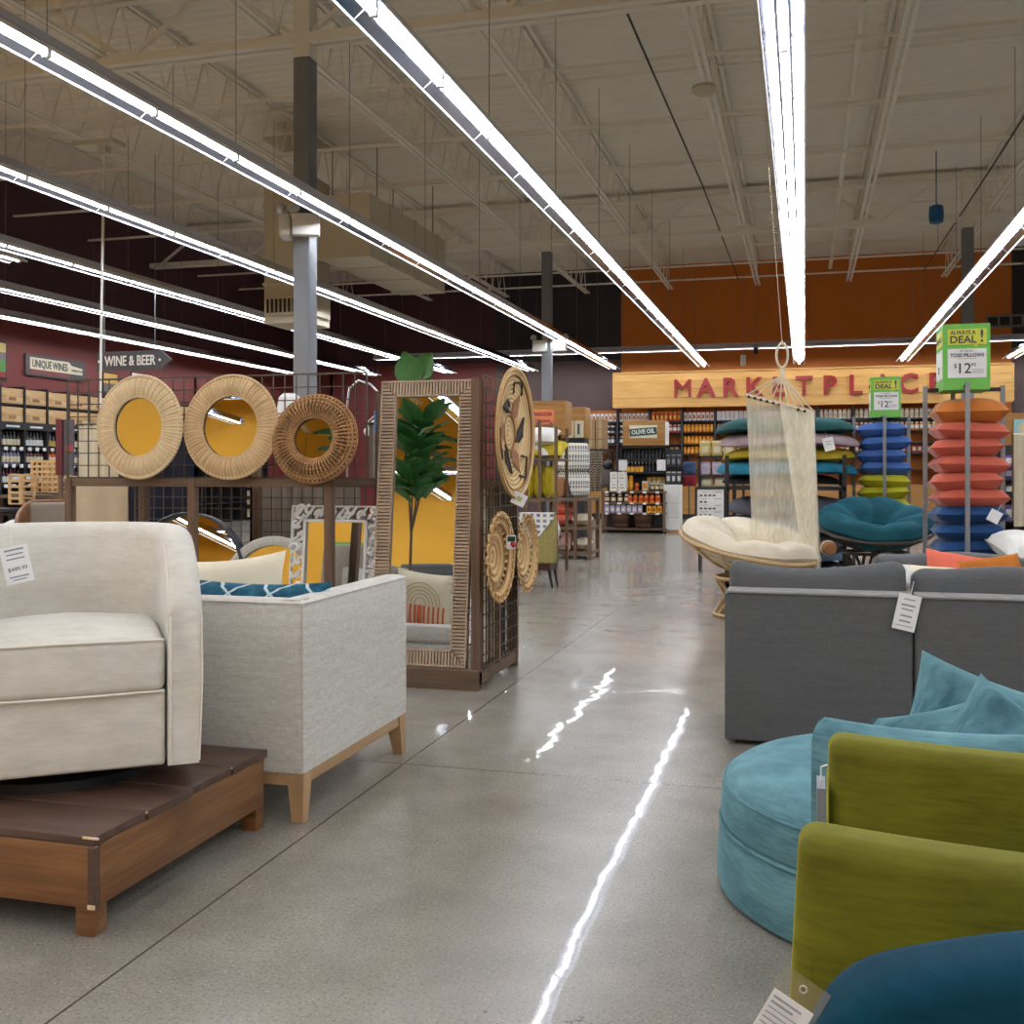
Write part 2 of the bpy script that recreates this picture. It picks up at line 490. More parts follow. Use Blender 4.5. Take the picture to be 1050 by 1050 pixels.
for i, (px, py) in enumerate(((722, 92), (757, 238))):
    p = oZ(px, py, 6.1); b = MB(); b.lathe([(.02, .05), (.15, .04), (.16, 0), (.1, -.06), (.02, -.07)], 16, cap=True)
    b.tube([(0, 0, .05), (0, 0, .1)], .03, 8)
    tag(b.build('ceiling_dome', M['duct'], None, loc=p), ['round pale dome on the roof nearest the middle light row', 'round pale dome on the roof nearer the orange wall'][i], 'camera dome', 'roof domes')

# ---------------------------------------------------------------- strip light rows
def tube_mat():
    k = NT('lamp_glow'); e = k.n('ShaderNodeEmission'); e.inputs['Color'].default_value = (.93, .96, 1, 1)
    e.inputs['Strength'].default_value = 60; k.l(e.outputs[0], k.out.inputs[0]); return k.m
M['glow'] = tube_mat()
M['reflector'] = mat('lamp_reflector', (196, 202, 226), .14, metal=1.0, var=0)
M['wirepale'] = mat('pale_hanger_wire', (120, 116, 108), .6, var=0)
LZ = CAMH + 2.79
def strip(name, x, y0, y1, label, z=LZ, along='Y', tl=1.22):
    L = y1 - y0
    rz = 0 if along == 'Y' else -PI/2
    t = thing(name, label, 'strip light', (x, y0, z) if along == 'Y' else (y0, x, z), rz, 'suspended strip light rows')
    b = MB()
    pr = [(-.135, -.015), (-.06, .055), (-.045, .115), (.045, .115), (.06, .055), (.135, -.015), (.13, -.017), (.052, .047), (-.052, .047), (-.13, -.017)]
    for a, c in ((0, 5), ):
        n = len(pr)
        vs = [(px_, 0, pz) for px_, pz in pr] + [(px_, L, pz) for px_, pz in pr]
        fs = [(i, (i+1) % n, n + (i+1) % n, n + i) for i in range(n)]
        b.add(vs, fs)
    for yy in (0, L): b.b2(-.06, .06, yy - .004, yy + .004, .04, .115)
    b.build('reflector', M['reflector'], t, 20)
    n = max(1, int(round(L / tl))); w = L / n
    first = None
    hold = None; hang = None
    for i in range(n + 1):
        yy = i * w
        if hold is None:
            b = MB(); b.b2(-.022, .022, -.022, .022, -.02, .06)
            b.bar((-.13, 0, -.012), (-.055, 0, .046), .01); b.bar((.13, 0, -.012), (.055, 0, .046), .01)
            hold = b.build('lamp_holder', M['white'], t, 0)
        else:
            c = hold.copy(); COL.objects.link(c); c.location = (0, yy, 0)
        if i % 2 == 0 and 0 < i < n:
            if hang is None:
                b = MB(); b.tube([(0, 0, .11), (0, 0, 6.15 - z)], .0035, 4); hang = b.build('hanger_wire', M['wirepale'], t, 0, (0, yy, 0))
            else:
                c = hang.copy(); COL.objects.link(c); c.location = (0, yy, 0)
    for sg in (-1, 1):
        b = MB(); b.b2(sg*.134, sg*.141, 0, L, -.032, -.008); b.build('reflector_lip', M['white'], t, 0)
    tm = MB(); tm.tube([(0, .03, .012), (0, w - .03, .012)], .028, 8)
    first = tm.build('lamp_tube', M['glow'], t)
    for i in range(1, n):
        c = first.copy(); COL.objects.link(c); c.parent = t; c.location = (0, i * w, 0)
    return t
sx = [-13.7, -11.7, -9.44, -7.1, -4.87, -2.52, -.13, 2.33, 4.75, 7.15, 9.55]
names = ['row of hanging strip lights closest to the burgundy left wall', 'second row of hanging strip lights from the left wall',
 'third row of hanging strip lights from the left wall', 'strip light row passing left of the grey column, second below the column lamp',
 'long strip light row passing in front of the grey column top', 'long strip light row left of the middle, ending over the marketplace sign',
 'double edged strip light row straight ahead above the hammock chair', 'strip light row at right, ending above the toss pillow signs',
 'strip light row at the far right edge', 'strip light row beyond the right edge of view', 'strip light row furthest to the right, out of view']
for x, nm in zip(sx, names): strip('strip_light_row', x, -8.6, 27.75, nm)
strip('strip_light_row', -9.95, 4.0, 11.6, 'short strip light row ending at the photo left edge above the wine wall')
strip('cross_strip_light_row', -8.0, -13.5, 12.0, 'added crosswise strip light row to brighten the yellow wall behind the camera', z=4.5, along='X')  # extra lamp row added to brighten the yellow wall
strip('cross_strip_light_row', 27.85, -11.8, 12.0, 'crosswise strip light row lighting the far wall shelves', z=4.5, along='X')

# ---------------------------------------------------------------- columns, emergency lamps, ducts
def column(x, y, label):
    t = thing('steel_column', label, 'column', (x, y, 0), 0, 'square steel columns')
    b = MB(); b.rbox((0, 0, 2.94), (.2, .2, 5.88), .015, 2); b.build('shaft', M['galv'], t)
    b = MB(); b.b2(-.16, .16, -.16, .16, 0, .025); b.build('base_plate', M['galv'], t, 0)
    b = MB(); b.b2(-.098, .098, -.098, .098, 5.88, 6.98); b.build('painted_top', M['roofpaint'], t, 0)
    return t
pc = oY(313, 300, 10.75); column(pc.x, 10.75, 'tall grey square column rising behind the rattan mirrors')
p2 = oY(561, 300, 21.5); column(p2.x, 21.5, 'distant grey column in front of the brown wall')
p3 = oY(992, 300, 21.5); column(p3.x, 21.5, 'distant dark column in front of the orange wall')
def emlamp(loc, rz, label, s=1.0):
    t = thing('emergency_light', label, 'emergency light', loc, rz, 'emergency lights on the columns')
    b = MB(); b.rbox((0, 0, 0), (.30*s, .12*s, .24*s), .015, 2); b.build('housing', M['white'], t)
    for sx_ in (-1, 1):
        b = MB(); b.lathe([(.02, -.05), (.06, -.02), (.065, .03), (.05, .035), (.0, .03)], 14, M=T(sx_*.13*s, -.03, .17*s) @ RD(70, 'X'))
        b.tube([(sx_*.13*s, 0, .1*s), (sx_*.13*s, -.0, .15*s)], .015, 6)
        b.build('lamp_head', M['chrome'], t)
d = pc.y
emlamp((pc.x - .17, 10.62, 1.25 + 250*11.8/1080), math.radians(-70), 'white emergency lamp box on the left face of the near column')
emlamp((pc.x + .10, 10.57, 1.25 + 250*11.8/1080), math.radians(25), 'white twin headed emergency lamp on the front of the near column')
emlamp((p2.x - .12, 21.36, 1.25 + 130*22/1080), 0, 'small emergency lamp on the left of the distant column')
emlamp((p2.x + .3, 21.36, 1.25 + 130*22/1080), 0, 'small emergency lamp on the right of the distant column')

t = thing('air_duct', 'big beige square air duct dropping behind the near column', 'air duct', (0, 0, 0))
DY = 15.5; a = oY(271, 195, DY); b_ = oY(316, 330, DY)
b = MB(); b.b2(a.x, b_.x, DY, DY + .8, b_.z, 6.1); b.build('drop_duct', M['duct'], t, 0)
for dz in (.62, 1.9, 3.0): b = MB(); b.b2(a.x - .02, b_.x + .02, DY - .03, DY + .83, b_.z + dz, b_.z + dz + .04); b.build('duct_seam', M['duct'], t, 0)
b = MB(); g0 = b_.z + .12
b.b2(a.x + .05, b_.x + .02, DY - .08, DY, g0, g0 + .3)
b.build('grille_frame', M['duct'], t, 0)
b = MB()
for i in range(9):
    x = a.x + .09 + i * (b_.x - a.x - .1) / 9; b.box((x + .02, DY - .09, g0 + .15), (.035, .02, .22))
b.build('grille_slot', M['black'], t, 0)
b = MB(); b.b2(b_.x, b_.x + .06, DY + .1, DY + .7, g0, g0 + .34); b.build('side_grille', M['duct'], t, 0)
t2 = thing('ceiling_duct', 'long beige duct hanging under the roof beside the near column', 'air duct', (0, 0, 0))
e0 = oY(411, 303, 18.0); e1 = oY(456, 255, 18.0)
mb = MB(); mb.b2(e0.x, e1.x, 14.6, 18.0, e0.z, e0.z + .95); mb.build('duct_body', M['duct'], t2, 0)
for y in (15.4, 16.5, 17.6): mb = MB(); mb.b2(e0.x - .02, e1.x + .02, y - .03, y + .03, e0.z - .02, e0.z + .97); mb.build('duct_seam', M['duct'], t2, 0)
for y in (15, 17.5):
    for x in (e0.x + .05, e1.x - .05): mb = MB(); mb.tube([(x, y, e0.z + .9), (x, y, 6.3)], .01, 4); mb.build('hanger_rod', M['steel'], t2, 0)
# thin pipe with ceiling plate on the left, white hanging conduit
pp = oY(107, 150, 10.5)
t = thing('hanging_conduit', 'thin white conduit dropping from a roof plate beside the wine sign', 'conduit', (pp.x, 10.5, 0))
b = MB(); b.tube([(0, 0, pp.z), (-.02, 0, 4.2), (-.06, 0, 1.75)], .014, 8); b.build('pipe', M['white'], t)
b = MB(); b.b2(-.33, .2, -.12, .12, pp.z, pp.z + .05); b.b2(-.05, .05, -.05, .05, pp.z - .08, pp.z); b.build('roof_plate', M['duct'], t, 0)
# louvre on the brown wall right of the orange
lv0 = oY(1012, 335, Y1 - .06); lv1 = oY(1049, 323, Y1 - .06)
t = thing('wall_louvre', 'rectangular three panel louvre high on the wall at upper right', 'louvre', (lv0.x, Y1, lv0.z))
w, h = lv1.x - lv0.x, lv1.z - lv0.z
b = MB()
for i in range(4): b.b2(w*i/3 - .025, w*i/3 + .025, -.06, 0, 0, h)
b.b2(0, w, -.06, 0, -.025, .025); b.b2(0, w, -.06, 0, h - .025, h + .025); b.build('frame', M['galv'], t, 0)
b = MB(); b.b2(0, w, -.03, -.004, 0, h); b.build('panel', M['black'], t, 0)
# ================================================================ foreground furniture
M['cream'] = velvet('cream_microsuede', (222, 219, 211), (200, 195, 185), .25, sc=5)
M['linen'] = linen('oatmeal_linen', (214, 211, 206), (186, 181, 174))
M['piping'] = mat('cream_piping', (228, 223, 212), .8, var=.04)
M['ptop'] = wood('dark_stained_planks', (98, 72, 58), (62, 44, 36), .42, ax=0)
M['pside'] = wood('stained_pine_boards', (146, 102, 60), (92, 58, 32), .45, ax=0)
M['psideY'] = wood('stained_pine_side_boards', (146, 102, 60), (92, 58, 32), .45, ax=1)

# ---- low display platform
PX1, PX0, PY0, PY1, PZ = -1.835, -4.45, 2.42, 3.36, .2725
t = thing('display_platform', 'low dark brown plank platform carrying the cream swivel chair', 'platform', (PX1, PY0, 0))
w, d = PX1 - PX0, PY1 - PY0
for i in range(4):
    b = MB(); a0, a1 = d*i/4 + .002, d*(i+1)/4 - .002
    b.rbox((-w/2 + .006 * (i % 2), (a0+a1)/2, PZ - .013), (w, a1 - a0, .026), .004, 1); b.build('plank', M['ptop'], t, 30)
b = MB(); b.rbox((-w/2, .012, .163), (w - .02, .022, .168), .003, 1); b.build('side_board', M['pside'], t, 30)
b = MB(); b.rbox((-w/2, d - .012, .163), (w - .02, .022, .168), .003, 1); b.build('side_board', M['pside'], t, 30)
b = MB(); b.rbox((-.012, d/2, .163), (.022, d - .05, .168), .003, 1); b.build('side_board', M['psideY'], t, 30)
b = MB(); b.rbox((-w + .012, d/2, .163), (.022, d - .05, .168), .003, 1); b.build('side_board', M['psideY'], t, 30)
for x in (-.035, -w + .035, -w/2):
    for y in (.035, d - .035):
        b = MB(); b.rbox((x, y, .122), (.058, .058, .244), .004, 1); b.build('leg', M['pside'], t, 30)
b = MB(); b.rbox((-.008, .008, .163), (.024, .024, .17), .006, 2); b.build('corner_trim', M['ptop'], t, 30)
M['barewood'] = mat('bare_chipped_wood', (226, 200, 160), .8, var=.1)
for cx_, cy_, cz_, sx_, sy_, sz_ in ((-.006, -.004, .086, .022, .006, .012), (-.012, .003, PZ - .004, .05, .008, .006), (.0005, d*.27, PZ - .005, .004, .05, .006), (.0005, d*.78, PZ - .004, .004, .07, .005)):
    b = MB(); b.rbox((cx_, cy_, cz_), (sx_, sy_, sz_), .0015, 1); b.build('chipped_edge', M['barewood'], t, 0)

# ---- barrel chair builder (shell swept along a rounded U)
def u_path(hw, yf, n=26, ns=7, sq=2.0):
    pts = []
    for i in range(ns): pts.append((hw, yf + (0 - yf) * i / ns))
    for i in range(n + 1):
        a = PI * i / n
        cx, cy = math.cos(a), math.sin(a)
        pts.append((hw * math.copysign(abs(cx) ** (2/sq), cx), hw * abs(cy) ** (2/sq)))
    for i in range(ns): pts.append((-hw, 0 + (yf - 0) * (i + 1) / ns))
    return pts
def shell(mb, hw, yf, th, z0, hfun, taper=0.0, n=26, ns=7, sq=2.0, rr=None, path=None):
    P_ = path or u_path(hw, yf, n, ns, sq); N = len(P_); rr = rr or th/2
    Ls = [0]
    for i in range(1, N): Ls.append(Ls[-1] + math.dist(P_[i], P_[i-1]))
    tot = Ls[-1]; vs = []; K = None
    for i in range(N):
        t0 = Vector(P_[max(i-1, 0)]); t1 = Vector(P_[min(i+1, N-1)]); tg = (t1 - t0).normalized()
        nrm = Vector((-tg.y, tg.x))       # inward for counter clockwise U
        h = hfun(min(Ls[i], tot - Ls[i]), P_[i]); o = Vector(P_[i]); sec = []
        for k in range(5): sec.append((taper * (1 - k/4), z0 + (h - rr - z0) * k/4))
        for k in range(1, 8):
            a = PI * k / 8; sec.append((th/2 - th/2 * math.cos(a), h - rr + rr * math.sin(a)))
        for k in range(4, -1, -1): sec.append((th, z0 + (h - rr - z0) * k/4))
        K = len(sec)
        for s_, z in sec: vs.append(Vector((o.x + nrm.x * s_, o.y + nrm.y * s_, z)))
    fs = []
    for i in range(N-1):
        for k in range(K-1): fs.append((i*K+k, (i+1)*K+k, (i+1)*K+k+1, i*K+k+1))
    fs.append(tuple(range(K))); fs.append(tuple(range((N-1)*K + K-1, (N-1)*K - 1, -1)))
    mb.add(vs, fs); return P_

# ---- cream swivel chair on the platform
chair_rz = math.radians(37.2)
CHL = (-2.372, 2.97, PZ)
t = thing('swivel_chair', 'big cream barrel swivel chair standing on the dark plank platform', 'armchair', CHL, chair_rz)
HW, YF = .412, -.39
def hf(s, p):
    top = .80
    k = min(1, s / .52)
    return .575 + (top - .575) * (1 - (1 - k) ** 2.6)
b = MB(); shell(b, HW, YF, .105, .075, hf, taper=.012); b.build('barrel_back', M['cream'], t, 50)
b = MB()   # seam line following the inner edge of the arms
P_ = u_path(HW - .098, YF + .0); tot = 0; pts = []; Ls = [0]
for i in range(1, len(P_)): Ls.append(Ls[-1] + math.dist(P_[i], P_[i-1]))
for i, p in enumerate(P_): pts.append((p[0], p[1] - .002, hf(min(Ls[i], Ls[-1] - Ls[i]) * 1.15, p) - .048))
front = [(HW - .098, YF - .003, .085 + k * .05) for k in range(8)]
b.tube([(HW-.098, YF - .003, .085)] + pts[0:1] + pts + [(-HW+.098, YF - .003, .085)], .0045, 6); 
b.tube([(HW - .012, YF - .002, .085), (HW - .003, YF - .003, .35), (HW - .006, YF, hf(0, 0) - .05)], .0035, 6)
b.build('piping', M['piping'], t)
b = MB()
def cush(p):
    k = max(0, 1 - (p.x/.31)**2) * max(0, 1 - (p.y/.34)**2)
    return (p.x, p.y - .016 * max(0, 1 - (p.x/.31)**2) * (1 if p.y < -.2 else 0), p.z + (.045 * k if p.z > 0 else 0))
b.rbox((0, -.07, .385), (.60, .63, .165), .03, 4, (10, 8, 1), cush); b.build('seat_cushion', M['cream'], t, 60)
b = MB()
for z in (.385 - .079, .385 + .079):
    b.tube([(-.297 + .594*k/12, -.383 - .016 * max(0, 1 - ((-.297 + .594*k/12)/.31)**2), z + (.004 * (1 - abs(k-6)/6) if z > .4 else 0)) for k in range(13)], .0045, 6)
b.build('cushion_piping', M['piping'], t)
b = MB(); b.rbox((0, -.09, .19), (.60, .575, .232), .012, 2); b.build('front_rail', M['cream'], t, 40)
b = MB(); b.lathe([(.30, .0), (.30, .03), (.27, .045), (.10, .05), (.10, .08)], 32, cap=True); b.build('swivel_base', M['black'], t, 40)

# price tag pinned inside the chair back
def price_tag(p, label, w=.085, h=.135, rz=0, tilt=0, lean=0, lines=(), price=None, mats=None, sleeve=True, group=None):
    t = thing('price_tag', label, 'price tag', p, rz, group)
    Rm = RD(lean, 'X') @ RD(tilt, 'Y')
    b = MB(); b.M = Rm; b.box((0, 0, -h/2), (w, .002, h)); card = b.build('card', M['paper'], t, 0)
    if sleeve:
        b = MB(); b.M = Rm; b.box((0, -.003, -h/2 + .02), (w + .012, .0015, h + .05)); b.build('sleeve', M['sleeve'], t, 0)
    b = MB(); b.M = Rm; b.tube([(0, 0, .06), (0, -.001, -.0)], .002, 5); b.build('string', M['white'], t)
    b = MB(); b.M = Rm
    for i, (yy, ww, hh) in enumerate(lines): b.box((-.0, -.0016, -h*yy), (w*ww, .001, h*hh))
    if lines: b.build('printed_lines', M['faint'], card, 0)
    if price:
        o = text(price, h*.15, M['ink'], card, (0, 0, 0), depth=.0012)
        o.matrix_local = Rm @ T(0, -.0018, -h*.62) @ RD(90, 'X')
    return t
p = oD(13, 560, 3.5)
price_tag(p, 'white price card pinned inside the cream chair back', .085, .125, chair_rz - math.radians(0), -12, -6, [(.1, .7, .05), (.22, .6, .04), (.34, .66, .04), (.82, .7, .04), (.9, .5, .03)], '$449.99', sleeve=False)

# ---- oatmeal linen armchair facing the mirrors
LX1, LY0, LY1, LH = -1.72, 3.41, 4.42, .795
LW = 1.74
t = thing('linen_loveseat', 'boxy oatmeal linen loveseat with pale wooden legs, seen from behind', 'sofa', (LX1, LY0, 0))
D = LY1 - LY0
def rect_u(x1, x0, yf, yb, r=.02):
    # from the front of one arm round the back to the front of the other (local +y is the open side)
    p = [(x1, yf + (yb + r - yf) * k/8) for k in range(9)]
    p += [(x1 - r + r*math.cos(a), yb + r - r*math.sin(a)) for a in [PI/2*k/5 for k in range(1, 6)]]
    p += [(x1 - r + (x0 + 2*r - x1) * k/6, yb) for k in range(1, 7)]
    p += [(x0 + r - r*math.sin(a), yb + r - r*math.cos(a)) for a in [PI/2*k/5 for k in range(1, 6)]]
    p += [(x0, yb + r + (yf - yb - r) * k/8) for k in range(1, 9)]
    return p
b = MB(); pth = rect_u(0, -LW, D, 0)
shell(b, 0, 0, -.124, .178, lambda s_, p: LH, rr=.014, path=pth)
b.build('backrest_and_arms', M['linen'], t, 50)
b = MB(); b.tube([(0, .0, .19), (0, .0, LH - .012)], .004, 6); b.tube([(x, y, LH - .012) for x, y in pth], .0035, 5); b.build('piping', M['linen'], t)
b = MB(); b.rbox((-LW/2, D/2, .26), (LW - .24, D - .06, .15), .02, 2); b.build('seat_deck', M['linen'], t, 40)
b = MB(); b.rbox((-LW/2, D/2 + .07, .40), (LW - .255, D - .16, .15), .045, 4, (6, 6, 1)); b.build('seat_cushion', M['linen'], t, 60)
b = MB(); b.rbox((-.03, D/2, .155), (.045, D - .05, .05), .004, 1); b.rbox((-LW + .03, D/2, .155), (.045, D - .05, .05), .004, 1)
b.rbox((-LW/2, .03, .155), (LW - .05, .045, .05), .004, 1); b.rbox((-LW/2, D - .03, .155), (LW - .05, .045, .05), .004, 1)
b.build('base_rail', M['oakx'], t, 30)
for x, sx_ in ((-.035, 1), (-LW + .035, -1)):
    for y, sy in ((.045, -1), (D - .045, 1)):
        b = MB(); b.tube([(x, y, .175), (x + .012*sx_, y + .022*sy, 0)], [.048, .030], 4, tw=PI/4); b.build('leg', M['oak'], t, 20)

def pillow_thing(name, label, loc, w, h, th, mats, rot=(0, 0, 0), group=None, cat='pillow', seed=1, ear=.08, n=14, wr=.02):
    b = MB(); b.pillow(w, h, th, n=n, ear=ear, wr=wr, seed=seed)
    o = b.build(name, mats, None, 85); o.location = loc; o.rotation_euler = rot
    return tag(o, label, cat, group)
# pillows on the linen armchair (local: pillow stands, leaning on the back)
def shibori():
    k = NT('blue_shibori'); v = k.coord((1, 1, 1), (0, 0, .6))
    nz = k.noise(v, 9, 3); c0 = k.mix(k.ramp(k.noise(k.coord(), 22, 5), [(.35, (0, 0, 0)), (.65, (1, 1, 1))]), lin((20, 66, 90)), lin((46, 100, 122)))
    def lines(rot):
        vv = k.coord((1, 1, 1), (0, 0, rot)); s_ = k.n('ShaderNodeSeparateXYZ'); k.l(vv, s_.inputs[0])
        a = k.math('ADD', s_.outputs[0], k.math('MULTIPLY', nz, .02))
        return k.math('GREATER_THAN', k.math('ABSOLUTE', k.math('SUBTRACT', k.math('MODULO', k.math('ADD', a, 5), .11), .055)), .0505)
    f = k.math('MULTIPLY', k.math('MAXIMUM', lines(.9), lines(-.9)), .8)
    k.bsdf(k.mix(f, c0, lin((206, 220, 224))), .9, 0, .2); return k.m
M['shibori'] = shibori()
M['ivory'] = mat('ivory_cotton', (226, 216, 192), .9, var=.08, bump=.15, bs=200)
pillow_thing('toss_pillow', 'blue shibori pattern pillow peeking over the linen loveseat back', (-2.05, 3.665, .635), .60, .40, .15, M['shibori'], (math.radians(78), 0, math.radians(3)), seed=3)
pillow_thing('toss_pillow', 'plain cream pillow with its corner up behind the linen loveseat back', (-2.27, 3.86, .685), .50, .46, .14, M['ivory'], (math.radians(74), math.radians(-7), math.radians(-4)), seed=5, wr=.01)
t = thing('toss_pillow', 'cream pillow with rust stripes and arch lines, seen in the tall mirror', 'pillow', (-2.96, 3.72, .715), math.radians(4))
b = MB(); b.M = RD(74, 'X') @ RD(-7, 'Z'); b.pillow(.50, .46, .14, n=14, seed=5, wr=.01); b.build('cover', M['ivory'], t, 50)
M['rust'] = mat('rust_stripe', (206, 104, 62), .85, var=.06)
M['tanline'] = mat('tan_arch_line', (188, 170, 132), .85, var=.05)
b = MB(); b.M = RD(74, 'X') @ RD(-7, 'Z')
def pz(x, y):  # back face of the pillow
    e = max(0, (1 - (x/.25)**4) * (1 - (y/.23)**4)) ** .55; return -(.07 * e + .003)
for i in range(11):
    x = -.2 + i*.04
    b.tube([(x, -.21 + k*.045, pz(x, -.21 + k*.045)) for k in range(5)], .009 if i != 5 else .018, 5)
b.build('stripe_band', M['rust'], t)
b = MB(); b.M = RD(74, 'X') @ RD(-7, 'Z')
for r in (.05, .08, .11, .14, .17):
    b.tube([(r*math.cos(a), -.02 + r*math.sin(a), pz(r*math.cos(a), -.02 + r*math.sin(a))) for a in [PI*k/14 for k in range(15)]], .004, 5)
b.build('arch_lines', M['tanline'], t)

# ---- grey sectional sofa (backs toward us)
M['greyfab'] = linen('charcoal_linen', (96, 98, 101), (86, 88, 91), 110)
M['greytop'] = linen('grey_piping', (148, 148, 150), (128, 128, 130), 150)
GY = 4.94; GX0 = -.359; GZ = .705
def sofa_module(name, label, x0, x1, y0, y1, back='near', GZ=GZ):
    t = thing(name, label, 'sofa', (x0, y0, 0), 0, 'grey sectional sofa modules')
    w, d = x1 - x0, y1 - y0
    if back == 'near': b = MB(); b.rbox((w/2, .085, GZ/2 + .01), (w - .006, .17, GZ - .02), .014, 3); b.build('backrest', M['greyfab'], t, 40); cy = .26
    else: b = MB(); b.rbox((w/2, d - .085, GZ/2 + .01), (w - .006, .17, GZ - .02), .014, 3); b.build('backrest', M['greyfab'], t, 40); cy = d - .26
    b = MB(); b.rbox((w/2, d/2, .155), (w - .03, d - .06, .25), .02, 2); b.build('base', M['greyfab'], t, 40)
    b = MB(); b.rbox((w/2, d/2 + (.08 if back == 'near' else -.08), .36), (w - .012, d - .2, .17), .045, 3, (5, 5, 1)); b.build('seat_cushion', M['greyfab'], t, 60)
    yy = -.002 if back == 'near' else d + .002
    b = MB(); b.tube([(.008, yy, GZ - .012), (.02, yy, GZ - .001), (w - .02, yy, GZ - .001), (w - .008, yy, GZ - .012)], .007, 6)
    b.rbox((w/2, (.085 if back == 'near' else d - .085), GZ - .004), (w - .02, .165, .02), .008, 2)
    b.build('piping', M['greytop'], t, 40)
    b = MB()
    def wob(p): return (p.x, p.y, p.z + .016*math.sin(7*p.x + x0*3) * (1 if p.z > 0 else 0) + (.03 * abs(p.x/(w/2))**5 if p.z > 0 else 0))
    b.M = T(w/2, cy, GZ - .095) @ RD(-8 if back == 'near' else 8, 'X')
    b.rbox((0, 0, 0), (w - .02, .2, .40), .07, 4, (9, 1, 4), wob); b.build('back_cushion', M['greyfab'], t, 60)
    for x in (.08, w - .08):
        for y in (.08, d - .08):
            b = MB(); b.b2(x - .03, x + .03, y - .03, y + .03, 0, .04); b.build('foot', M['black'], t, 0)
    return t
SM = .822
sofa_module('sectional_sofa', 'left grey sofa module whose plain back faces the aisle', GX0, GX0 + SM, GY, GY + .95)
sofa_module('sectional_sofa', 'right grey sofa module beside the hanging white tag', GX0 + SM + .003, GX0 + 2*SM, GY, GY + .95)
q0 = oY(893, 590, 6.9); 
sofa_module('sectional_sofa', 'grey sofa module opposite, carrying the coral pillow', q0.x - .0, q0.x + .86, 6.15, 7.05, back='far', GZ=.655)
q1 = q0.x + .865
sofa_module('sectional_sofa', 'grey sofa module at the photo right edge behind the orange pillow', q1, q1 + .86, 6.15, 7.05, back='far', GZ=.655)
p = oY(934, 617, GY - .02)
price_tag((p.x, GY - .016, p.z + .03), 'white hang tag dangling from the seam of the grey sofa', .095, .16, 0, 12, 0, [(.14, .5, .03), (.3, .62, .05), (.42, .5, .04), (.6, .5, .05), (.75, .5, .05), (.88, .8, .02)], sleeve=False)
b = MB(); b.lathe([(.001, 0), (.011, .0)], 12, M=RD(90, 'X')); o = None
# pillows on the far modules
M['coral'] = mat('coral_cotton', (232, 116, 92), .85, var=.12, bump=.2, bs=150, vs=4)
M['amber'] = velvet('amber_velvet', (206, 126, 44), (166, 92, 26), .4)
cp = oY(992, 583, 6.3)
pillow_thing('toss_pillow', 'coral pillow lying on the grey sofa opposite', (cp.x, 6.3, cp.z - .10), .46, .40, .15, M['coral'], (math.radians(62), math.radians(7), 0), seed=8)
cp = oY(1022, 597, 6.05)
pillow_thing('toss_pillow', 'amber velvet pillow with pinched corner beside the coral pillow', (cp.x, 6.05, cp.z - .0), .32, .30, .14, M['amber'], (math.radians(58), math.radians(-9), .2), seed=9)
cp = oY(960, 600, 6.02)
pillow_thing('toss_pillow', 'cream and tan pillow lying left of the amber pillow', (cp.x, 6.02, cp.z - .03), .42, .30, .13, M['ivory'], (math.radians(52), math.radians(4), 0), seed=10)
t = thing('drawstring_bag', 'white cotton drawstring bag slumped on the grey sofa seat', 'bag', oY(925, 594, 5.95))
b = MB(); b.M = RD(70, 'X') @ RD(25, 'Z'); b.pillow(.15, .13, .10, n=10, ear=.25, wr=.06, seed=11); b.build('pouch', M['white'], t, 60)
b = MB(); b.tube([(-.05, 0, .02), (-.02, 0, .07), (.03, -.01, .06), (.07, -.02, .01), (.10, -.02, -.02)], .006, 6); b.build('cord', M['white'], t)

# ---- turquoise round chair
M['turq'] = velvet('turquoise_velvet', (106, 150, 160), (54, 94, 108), .5, sc=3.2)
TC = (.355, 3.345)
t = thing('cuddle_chair', 'round turquoise velvet cuddle chair with wraparound back', 'armchair', (TC[0], TC[1], 0))
b = MB(); b.lathe([(.585, .006), (.612, .014), (.618, .06), (.612, .15), (.60, .19), (.585, .197)], 56, cap=True); b.build('base', M['turq'], t, 50)
b = MB(); b.lathe([(.57, .195), (.598, .20), (.606, .215), (.602, .29), (.590, .325), (.556, .348), (.46, .362), (.25, .370), (0.001, .372)], 56); b.build('seat_cushion', M['turq'], t, 60)
b = MB(); b.tube([(.607*math.cos(a), .607*math.sin(a), .198) for a in [2*PI*k/56 for k in range(56)]], .006, 6, closed=True); b.tube([(.597*math.cos(a), .597*math.sin(a), .312) for a in [2*PI*k/56 for k in range(56)]], .004, 6, closed=True)
b.build('piping', M['turq'], t)
# wraparound back from the near side round the right to the far side
b = MB(); a0, a1 = math.radians(-122), math.radians(35); N = 40; vs = []; K = 0
for i in range(N + 1):
    a = a0 + (a1 - a0) * i / N; ends = min(i, N - i)
    h = .615
    ro, ri = .635, .515
    sec = [(ro - .01, .02), (ro, .15), (ro + .005, .4), (ro + .002, h - .05)] + [((ro+ri)/2 + (ro-ri)/2*math.cos(PI*k/6), h - .05 + .05*math.sin(PI*k/6)) for k in range(1, 6)] + [(ri, h - .05), (ri, .3)]
    K = len(sec)
    for r, z in sec: vs.append(Vector((r*math.cos(a), r*math.sin(a), z)))
fs = [(i*K+k, (i+1)*K+k, (i+1)*K+k+1, i*K+k+1) for i in range(N) for k in range(K-1)]
fs += [tuple(range(K)), tuple(range(N*K+K-1, N*K-1, -1))]
b.add(vs, fs); b.build('backrest', M['turq'], t, 50)
